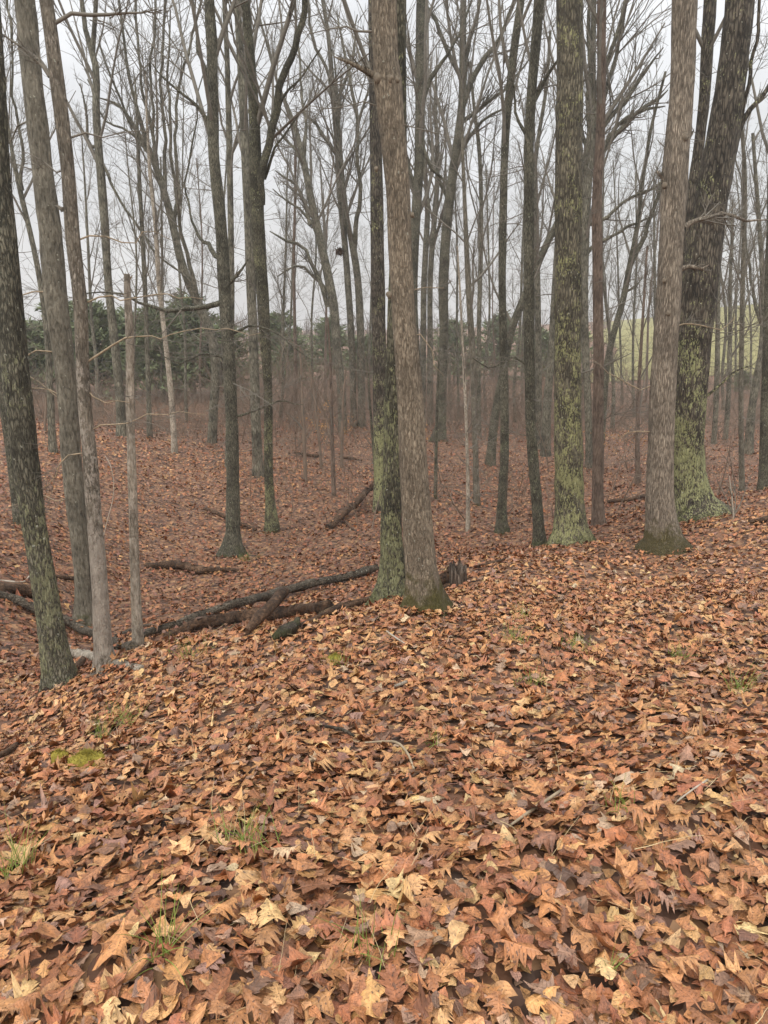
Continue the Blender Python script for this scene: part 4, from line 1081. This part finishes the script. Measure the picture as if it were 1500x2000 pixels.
log('fallen_branch', [(662, 894, 5, .04), (685, 896, 6, .04), (706, 902, 4, .02)], 'small dark branch lying far off in the hollow, the right one of two', 'rot', 'branch', sides=6, seed=17)
log('fallen_branch', [(1188, 985, 7, .05), (1225, 980, 8, .08), (1262, 973, 7, .1)], 'curved dark branch on the leaves left of the shaggy oak', 'rot', 'branch', sides=7, seed=18)
log('fallen_branch', [(1462, 1020, 8, .02), (1485, 1016, 10, .02), (1515, 1012, 10, .02)], 'dark stick at the right edge beyond the shaggy oak', 'rot', 'branch', sides=7, seed=19)
log('fallen_branch', [(930, 1112, 7, .02), (960, 1104, 6, .04), (990, 1096, 4, .04)], 'dark stick on the crest right of the stump', 'rot', 'branch', sides=7, seed=20)
log('fallen_log', [(850, 1142, 20, .04), (870, 1136, 24, .06), (892, 1130, 20, .06)], 'rotten lump of log at the left side of the stump', 'rot', seed=21)
log('fallen_stick', [(995, 1634, 7, .02), (1040, 1606, 9, .03), (1093, 1574, 9, .04)], 'straight pale broken stick on the leaves in the right foreground', 'midtwig', 'stick', sides=7, seed=22, sink=0, rough=.04)
log('fallen_stick', [(712, 1466, 4, .02), (745, 1468, 6, .03), (775, 1476, 7, .04), (795, 1495, 7, .03), (808, 1520, 6, .02)], 'curved grey twig on the leaves in the middle of the foreground', 'midtwig', 'stick', sides=7, seed=23, sink=0, rough=.04)
log('fallen_stick', [(0, 1492, 16, .03), (18, 1482, 17, .03), (36, 1470, 14, .04)], 'stubby dark stick at the left edge of the foreground', 'rot', 'stick', sides=8, seed=24, sink=0)
log('fallen_stick', [(778, 1548, 8, .02), (800, 1540, 8, .03), (815, 1532, 6, .03)], 'short brown stick below the curved grey twig', 'rot', 'stick', sides=7, seed=25, sink=0)
log('fallen_stick', [(1320, 1590, 4, .03), (1345, 1578, 5, .04), (1378, 1556, 5, .05)], 'thin pale stick at the right of the foreground', 'paletwig', 'stick', sides=6, seed=26, sink=0)
log('fallen_stick', [(755, 1248, 4, .03), (770, 1258, 5, .03), (790, 1268, 4, .02)], 'bleached twig just below the foot of the tan oak', 'paletwig', 'stick', sides=6, seed=27, sink=0)
log('fallen_stick', [(635, 1437, 9, .02), (665, 1442, 10, .03), (690, 1452, 8, .02)], 'knobbly mottled stick left of the curved grey twig', 'log', 'stick', sides=7, seed=28, sink=0)
log('fallen_stick', [(770, 1355, 9, .02), (795, 1350, 10, .03)], 'stub of white crusted twig in the leaf heap below the oak', 'pale', 'stick', sides=7, seed=30, sink=0)

# leaves caught on top of the logs
q = np.random.default_rng(44)
lp_ = []
for Pr, rr in LOG_TOPS:
    for k in range(max(4, len(Pr) // 3)):
        i = q.integers(0, len(Pr)); lp_.append(Pr[i] + np.array([q.normal(0, rr[i] * .5), q.normal(0, rr[i] * .3), rr[i] * .93]))
lp_ = np.array(lp_)
P, cen, tint, luv, f = leaves(len(lp_), lp_[:, 0], lp_[:, 1], 8, 3, q.uniform(.06, .12, len(lp_)), .01, .3, 45)
V = P.shape[1]
me = mesh_np('log_leaf_litter', (P + lp_[:, None] + np.array([0, 0, .012])).reshape(-1, 3), (f[None] + (np.arange(len(P)) * V)[:, None, None]).reshape(-1, 4), True,
             {'tint': ('FLOAT_COLOR', np.repeat(np.concatenate([tint, np.ones((len(P), 1))], 1), V, 0)), 'leaf': ('FLOAT_VECTOR', luv.reshape(-1, 3))})
link('log_leaf_litter', me, M['leaf'], ground, kind='stuff')

# stump: splintered shell
h = hit(892, 1146)
rt = root('tree_stump', h, 'small weathered stump with a jagged top right of the tan oak', 'stump')
q = np.random.default_rng(3)
sd, hh = 22, .27
a = np.arange(sd) * 6.283 / sd
r_ = .105 * (1 + .16 * np.sin(a * 3 + 1) + q.normal(0, .05, sd))
top_ = hh * (1 + q.normal(0, .22, sd))
lev = []
for k, (zf, rf) in enumerate([(-.3, 1.35), (0, 1.25), (.25, 1.05), (.7, .98), (1.0, .95), (1.0, .72), (.55, .6), (.5, .02)]):
    zz = zf * top_ if zf > .9 else np.full(sd, zf * hh)
    lev.append(np.stack([r_ * rf * np.cos(a), r_ * rf * np.sin(a), zz], -1))
v = np.concatenate(lev); idx = np.arange(len(v)).reshape(len(lev), sd); j = np.roll(np.arange(sd), -1)
f = np.stack([idx[:-1], idx[:-1][:, j], idx[1:][:, j], idx[1:]], -1).reshape(-1, 4)
link('stump_wood', mesh_np('stump_wood', v, f), bark('weathered_stump', (.06, .042, .03), (.19, .15, .115), fine=20, stretch=.1, plates=.4), rt)
v2, f2 = tubes(np.array([[[.13, 0, .02], [.2, .02, -.02], [.32, .05, -.1]], [[-.11, -.05, .02], [-.2, -.1, -.01], [-.3, -.14, -.12]], [[.05, -.12, .02], [.08, -.2, -.02], [.1, -.3, -.12]]]),
               np.array([[.05, .04, .02]] * 3), 7)
link('root_spread', mesh_np('root_spread', v2, f2), M['rot'], rt)

# ------------------------------------------------------------------ moss, grass, straw
def blades(n, spread, length, width, q, droop=.6, up=1.0):
    """n grass blades as flat tapering ribbons with thickness from their fold; returns verts, quads"""
    b0 = np.stack([q.normal(0, spread, n), q.normal(0, spread, n), np.zeros(n)], -1)
    az = q.uniform(0, 6.283, n); lean = np.abs(q.normal(.5, .35, n))
    d = np.stack([np.cos(az) * lean, np.sin(az) * lean, np.full(n, up)], -1)
    ln = length * q.uniform(.5, 1.3, n)
    P, r = grow(b0, d, ln, np.full(n, width), 5, .05, -droop * .25, q, .12)
    return tubes(P, r, 3)


def tuft(px, py, n, length, label, spread=.035, mat='blade', width=.0022, seed=0, droop=.6):
    h = hit(px, py)
    q = np.random.default_rng(900 + seed)
    rt = root('grass_tuft', h + np.array([0, 0, .03]), label, 'grass tuft', 'grass tufts in the leaves')
    v, f = blades(int(n * 1.5), spread, length * 1.35, width, q, droop)
    v[:, 2] += .01
    link('blade_cluster', mesh_np('blade_cluster', v, f), M[mat], rt, kind='stuff')
    if mat == 'blade':
        v, f = blades(max(3, n // 3), spread, length * 1.1, width * .8, q, droop * 1.2)
        v[:, 2] += .01
        link('dry_blade_cluster', mesh_np('dry_blade_cluster', v, f), M['straw'], rt, kind='stuff')


TU = [(35, 1722, 16, .17, 'bright green grass tuft at the left edge of the foreground', .03), (488, 1672, 22, .13, 'green and straw grass tuft left of centre in the foreground', .05),
      (322, 1890, 14, .15, 'yellowing grass tuft near the bottom left of the picture', .03), (715, 1900, 14, .13, 'dry tuft with a few green blades near the bottom centre', .04),
      (250, 1420, 18, .15, 'low green tuft uphill of the yellow moss', .06), (205, 1452, 12, .15, 'yellow green tuft right behind the moss cushion', .03),
      (375, 1290, 22, .16, 'green tuft on the crest right of the dead pole', .10), (1328, 1296, 16, .14, 'arching green tuft in the right middle ground', .05),
      (1438, 1362, 16, .17, 'green tuft with long blades near the right edge', .05), (1128, 1275, 18, .12, 'flat green tuft on the slope below the lichen trunk', .09),
      (998, 1258, 18, .13, 'green tuft on the slope right of the tan oak', .06), (1040, 1350, 18, .11, 'dark olive tuft among leaves right of centre', .06),
      (840, 1468, 10, .09, 'tiny olive tuft right of the curved grey twig', .025), (655, 1306, 14, .09, 'mossy green tuft below the rotten log', .04),
      (1185, 1935, 4, .09, 'single yellow green blade pair near the bottom right', .006), (1200, 1600, 8, .10, 'sparse tuft right of the pale broken stick', .03),
      (480, 1100, 18, .22, 'tuft of withered grass at the foot of the two-toned trunk', .12), (1020, 1215, 12, .12, 'thin green tuft on the upper slope right of the oak', .05)]
for k, (px, py, n, ln, lab, spd) in enumerate(TU):
    tuft(px, py, n, ln, lab, spd, seed=k)

for k, (px, py, sx_, sy_, hz, lab) in enumerate([(172, 1500, .12, .085, .03, 'yellow green moss cushion among leaves in the left foreground'),
                                                 (118, 1490, .06, .04, .02, 'smaller moss cushion left of the yellow green one'),
                                                 (655, 1300, .06, .04, .03, 'small moss cushion on the slope below the rotten log')]):
    h = hit(px, py)
    q = np.random.default_rng(70 + k)
    rt = root('moss_cushion', h, lab, 'moss', 'moss cushions')
    nu, nv = 26, 10
    th = np.arange(nu) * 6.283 / nu; rr = np.linspace(0.02, 1, nv)
    lob = 1 + .16 * np.sin(th * 3 + q.uniform(0, 6)) + .1 * np.sin(th * 5 + q.uniform(0, 6))
    XX = rr[:, None] * lob[None] * np.cos(th)[None] * sx_; YY = rr[:, None] * lob[None] * np.sin(th)[None] * sy_
    ZZ = hz * (1 - rr[:, None] ** 2) + .065 + q.normal(0, hz * .07, (nv, nu)) - .09 * (rr[:, None] > .98)
    v = np.stack([XX, YY, ZZ], -1).reshape(-1, 3)
    idx = np.arange(len(v)).reshape(nv, nu); j = np.roll(np.arange(nu), -1)
    f = np.stack([idx[:-1], idx[1:], idx[1:][:, j], idx[:-1][:, j]], -1).reshape(-1, 4)
    link('moss_body', mesh_np('moss_body', v, f), M['moss'], rt)
    n = 420 if k == 0 else 160
    ii = q.integers(0, len(v) - nu, n)
    P, r = grow(v[ii], np.stack([q.normal(0, .6, n), q.normal(0, .6, n), np.ones(n)], -1), q.uniform(.010, .028, n), np.full(n, .0016), 3, .2, 0, q, .3)
    vv, ff = tubes(P, r, 3)
    link('moss_shoots', mesh_np('moss_shoots', vv, ff), M['moss'], rt, kind='stuff')

# loose straws and petioles in the litter
q = np.random.default_rng(77)
n = 420
x, y = wedge(n, 1.2, 7.5, q, .5)
z = G(x, y) + q.uniform(.03, .075, n)
az = q.uniform(0, 6.283, n); el = np.abs(q.normal(.12, .22, n))
P, r = grow(np.stack([x, y, z], -1), np.stack([np.cos(az), np.sin(az), el], -1), q.uniform(.07, .26, n), q.uniform(.0008, .0018, n), 6, .10, -.03, q, .5)
v, f = tubes(P, r, 3)
link('dry_straw', mesh_np('dry_straw', v, f), M['straw'], kind='stuff')
# dark dead stalks and twiglets standing out of the leaves
n = 260
x, y = wedge(n, 2.0, 14, q, .5)
P, r = grow(np.stack([x, y, G(x, y)], -1), np.stack([q.normal(0, .5, n), q.normal(0, .5, n), np.ones(n)], -1), q.uniform(.08, .32, n), q.uniform(.001, .0024, n), 5, .12, 0, q, .5)
v, f = tubes(P, r, 3)
link('dead_stalks', mesh_np('dead_stalks', v, f), M['brush'], kind='stuff')

# curled vine shoot beside the slim peeling tree
rt = root('vine_shoot', at(205, 1040, 6.9), 'thin pale shoot arching beside the slim peeling tree', 'vine')
P, r = resample(np.array([at(203, 1045, 6.9), at(210, 1015, 6.9), at(221, 970, 6.9), at(222, 940, 6.9), at(214, 905, 6.9), at(205, 890, 6.95)]), np.array([.004, .004, .004, .0035, .003, .002]), .04)
v, f = tubes(P[None], r[None], 6)
link('shoot_stem', mesh_np('shoot_stem', v - np.array(rt.location), f), M['paletwig'], rt)

# squirrel nest of leaves in the far tree
q = np.random.default_rng(8)
c = at(664, 492, 44.8)
rt = root('leaf_nest', c, 'dark clump of an old leaf nest up in the tall trunk left of the oak', 'nest')
n = 160
pp = q.normal(0, 1, (n, 3)); pp /= np.linalg.norm(pp, axis=1, keepdims=True); pp *= q.uniform(.3, 1, (n, 1)) * np.array([.2, .2, .16])
s = q.normal(0, .07, (n, 4, 3))
v = (pp[:, None] + s).reshape(-1, 3)
link('nest_leaves', mesh_np('nest_leaves', v, np.arange(n * 4).reshape(n, 4)), M['rot'], rt, kind='stuff')

# ------------------------------------------------------------------ brush thicket
q = np.random.default_rng(31)
n = 7800
y = q.uniform(33, 62, n)
px = q.uniform(-80, 1580, n)
low_ = np.arange(n) < 1500                                 # knee-high growth behind the bank at left
px = np.where(low_, q.uniform(-80, 600, n), px)
y = np.where(low_, q.uniform(30.5, 46, n), y)
y = np.where(~low_ & (px > 1120) & (q.random(n) < .6), q.uniform(45, 84, n), y)
x = (px - 750) / FPX * (y * 1.03)
dens = np.clip((y - 33) / 12, .1, 1) * np.where((px < 430) & (y < 34), .15, 1.0)
ok = (q.random(n) < dens) | low_
x, y, low_ = x[ok], y[ok], low_[ok]
wy_ = q.uniform(19, 33, 280); wx_ = (q.uniform(480, 1480, 280) - 750) / FPX * wy_          # thin whips scattered in the hollow
x, y, low_ = np.append(x, wx_), np.append(y, wy_), np.append(low_, np.zeros(280, bool)); n = len(x)
hgt = q.gamma(3.2, .85, n).clip(.6, 6.0)
hgt *= np.where(x / y > .28, .75, np.where(x / y < -.22, .55, 1.0))
hgt = np.where(low_, q.uniform(.3, 1.1, n), hgt)
hgt[-280:] = q.uniform(.5, 2.4, 280)
P, r = grow(np.stack([x, y, G(x, y) - .05], -1), np.stack([q.normal(0, .42, n), q.normal(0, .42, n), np.ones(n)], -1), hgt, (.005 + .0026 * hgt) * np.where(q.random(n) < .14, 2.4, 1.0), 3, .20, .0, q, .35)
bag = Bag(); bag.add(*tubes(P, r, 3))
b2 = spawn(P, r, 4, q, .95, .5, .65, .2)
P2, r2 = grow(b2[0], b2[1], b2[2], np.maximum(b2[3], .0045), 3, .15, .03, q, .5)
bag.add(*tubes(P2, r2, 3))
link('brush_thicket', bag.mesh('brush_thicket'), M['brush'], kind='stuff', label='brown leafless brush filling the far side of the hollow')

# young beeches still holding orange leaves
for k, (px, py, d, n, sp_, lab) in enumerate([(640, 775, 36, 260, (1.1, .8, .6), 'young beech holding orange dead leaves in the far brush left of the oak'),
                                              (1236, 800, 30, 200, (.8, .6, .7), 'young beech with tan dead leaves between the red brown trunk and the shaggy oak'),
                                              (833, 835, 36, 110, (.35, .4, .3), 'low orange leaved seedling at the foot of the flared tall tree')]):
    x0 = at(px, py, d)[0]; gz = g1(x0, d)
    rt = root('beech_sapling', (x0, d, gz), lab, 'sapling', 'young beeches')
    q = np.random.default_rng(60 + k)
    P, r = grow(np.zeros((4, 3)), np.stack([q.normal(0, .5, 4), q.normal(0, .4, 4), np.ones(4)], -1), np.full(4, sp_[2] * 3.2), np.full(4, .016), 6, .1, 0, q, .3)
    bag = Bag(); bag.add(*tubes(P, r, 5))
    b2 = spawn(P, r, 6, q, 1.0, .5, .5, .3)
    P2, r2 = grow(b2[0], b2[1], b2[2], np.maximum(b2[3], .005), 4, .1, -.02, q, .5)
    bag.add(*tubes(P2, r2, 3))
    link('stem', bag.mesh('stem'), M['brush'], rt)
    i = q.integers(0, len(P2), n); kk = q.integers(1, 4, n)
    cc = P2[i, kk] + q.normal(0, .07, (n, 3))
    u = q.normal(0, 1, (n, 3)); u /= np.linalg.norm(u, axis=1, keepdims=True)
    w_ = np.cross(u, q.normal(0, 1, (n, 3))); w_ /= np.linalg.norm(w_, axis=1, keepdims=True)
    s_ = q.uniform(.03, .055, (n, 1))
    v = np.stack([cc - u * s_, cc + w_ * s_ * .5, cc + u * s_, cc - w_ * s_ * .5], 1).reshape(-1, 3)
    link('foliage', mesh_np('foliage', v, np.arange(n * 4).reshape(n, 4), False), M['beech'], rt, kind='stuff')

# ------------------------------------------------------------------ evergreens along the far edge
def pine_parts(seed, H, spread, nb):
    q = np.random.default_rng(seed)
    P, r = resample(np.array([[0, 0, -.3], [q.normal(0, .1), q.normal(0, .1), H * .5], [q.normal(0, .2), q.normal(0, .2), H]]), np.array([H * .022, H * .015, .02]), .5)
    tv, tf = tubes(P[None], r[None], 7)
    zz = H * (.10 + .88 * np.sort(q.uniform(0, 1, nb)) ** .9)
    az = q.uniform(0, 6.283, nb)
    ln = spread * (1.06 - zz / H) ** .55 * q.uniform(.55, 1.2, nb)
    B, br = grow(np.stack([np.zeros(nb), np.zeros(nb), zz], -1), np.stack([np.cos(az), np.sin(az), q.normal(.15, .2, nb)], -1), ln, np.full(nb, .03), 5, .06, .03, q, .3)
    bag = Bag(); bag.add(tv, tf); bag.add(*tubes(B, br, 3))
    n = nb * 34
    i = np.repeat(np.arange(nb), 34); t_ = q.uniform(.15, 1, n) * 3.999; k = t_.astype(int); fr = (t_ - k)[:, None]
    c = B[i, k] * (1 - fr) + B[i, k + 1] * fr + q.normal(0, 1, (n, 3)) * np.array([.22, .22, .12])
    d = B[i, 4] - B[i, 0]; d /= np.linalg.norm(d, axis=1, keepdims=True)
    u = d + q.normal(0, .6, (n, 3)) + np.array([0, 0, .3]); u /= np.linalg.norm(u, axis=1, keepdims=True)
    w_ = np.cross(u, q.normal(0, 1, (n, 3))); w_ /= np.linalg.norm(w_, axis=1, keepdims=True)
    s_ = q.uniform(.22, .48, (n, 1)); s2 = q.uniform(.05, .12, (n, 1))
    v = np.stack([c - u * s_ * .6, c + w_ * s2, c + u * s_, c - w_ * s2], 1).reshape(-1, 3)
    return bag.mesh('pine_trunk'), mesh_np('pine_crown', v, np.arange(n * 4).reshape(n, 4), False)


protos = [pine_parts(401, 6.9, 4.2, 150), pine_parts(402, 7.3, 3.8, 150), pine_parts(403, 6.3, 4.5, 150)]
pine_slots = [(-60, 60, 1.0), (18, 63, 1.05), (92, 58, .92), (160, 66, 1.08), (222, 60, .98), (285, 64, 1.06), (342, 59, 1.0), (398, 66, 1.12), (452, 62, .92), (560, 84, 1.05), (650, 92, 1.0),
              (720, 86, .9), (880, 90, 1.02), (960, 96, 1.08), (1030, 88, .95), (1090, 98, 1.0), (585, 76, .7), (1415, 70, .32), (1488, 76, .4)]
near_lab = {0: 'dark pine at the far left edge of the evergreen row', 1: 'pine of the evergreen row behind the lichen spotted tree', 2: 'pine of the evergreen row behind the grey trunk',
            3: 'pine of the evergreen row behind the slim peeling tree', 4: 'pine of the evergreen row behind the dead pole', 5: 'pine of the evergreen row right of the dead pole',
            6: 'pine of the evergreen row left of the crooked tree', 7: 'pine of the evergreen row behind the crooked tree', 8: 'last pine of the row, behind the two-toned trunk',
            9: 'far pine showing right of the green forked trunk', 10: 'far pine behind the tall sweeping tree', 11: 'far pine behind the forked far trunk left of the oak',
            12: 'far pine right of the flared tall tree', 13: 'far pine left of the curved dark trunk', 14: 'far pine behind the slender dark speckled trunk',
            15: 'far pine behind the thick lichen trunk', 16: 'lower pine in front of the far pines, right of the forked green trunk', 17: 'small evergreen bush by the green hill, the left one',
            18: 'small evergreen bush by the green hill, near the right edge'}
for k, (px, d, sc_) in enumerate(pine_slots):
    x0 = (px - 750) / FPX * d * 1.04
    rt = root('pine_tree', (x0, d, g1(x0, d)), near_lab[k], 'pine tree', 'evergreens along the far edge')
    tr, cr_ = protos[k % 3]
    rt.rotation_euler = (0, 0, k * 1.7)
    rt.scale = (sc_, sc_, sc_)
    link('trunk', tr, M['far'], rt)
    link('crown', cr_, M['needle'], rt)

# far leafless wood along the skyline
q = np.random.default_rng(91)
n = 700
y = q.uniform(150, 250, n); x = q.uniform(-1, 1, n) * y * .62
hide = (x > 20) & (y < 205)
x, y = x[~hide], y[~hide]; n = len(x)
H_ = q.uniform(3.5, 7.5, n)
P, r = grow(np.stack([x, y, G(x, y) - .3], -1), np.stack([q.normal(0, .1, n), q.normal(0, .1, n), np.ones(n)], -1), H_, np.full(n, .12), 4, .06, .02, q, .3)
bag = Bag(); bag.add(*tubes(P, r, 3))
b2 = spawn(P, r, 7, q, .55, .5, .5, .25)
P2, r2 = grow(b2[0], b2[1], b2[2], np.maximum(b2[3], .045), 3, .12, .05, q, .5)
bag.add(*tubes(P2, r2, 3))
link('far_wood', bag.mesh('far_wood'), M['farwood'], kind='stuff', label='far leafless wood along the skyline')

# ------------------------------------------------------------------ the damp air
lo, hi = ZMIN - 2.0, 46.0
X0, X1, Y0, Y1 = -400, 400, -30, 440
me = bpy.data.meshes.new('haze')
me.from_pydata([(x, y, z) for z in (lo, hi) for x, y in ((X0, Y0), (X1, Y0), (X1, Y1), (X0, Y1))], [],
               [(3, 2, 1, 0), (4, 5, 6, 7), (0, 1, 5, 4), (1, 2, 6, 5), (2, 3, 7, 6), (3, 0, 4, 7)])
hm = bpy.data.materials.new('haze')
hm.use_nodes = True
hm.node_tree.nodes.clear()
ho = hm.node_tree.nodes.new('ShaderNodeOutputMaterial')
hv = hm.node_tree.nodes.new('ShaderNodeVolumePrincipled')
hv.inputs['Color'].default_value = (0.98, 0.98, 0.97, 1)
hv.inputs['Density'].default_value = HAZE
hv.inputs['Anisotropy'].default_value = 0.2
hm.node_tree.links.new(hv.outputs[0], ho.inputs['Volume'])
if HAZE > 0:
    link('haze', me, hm, kind='stuff')
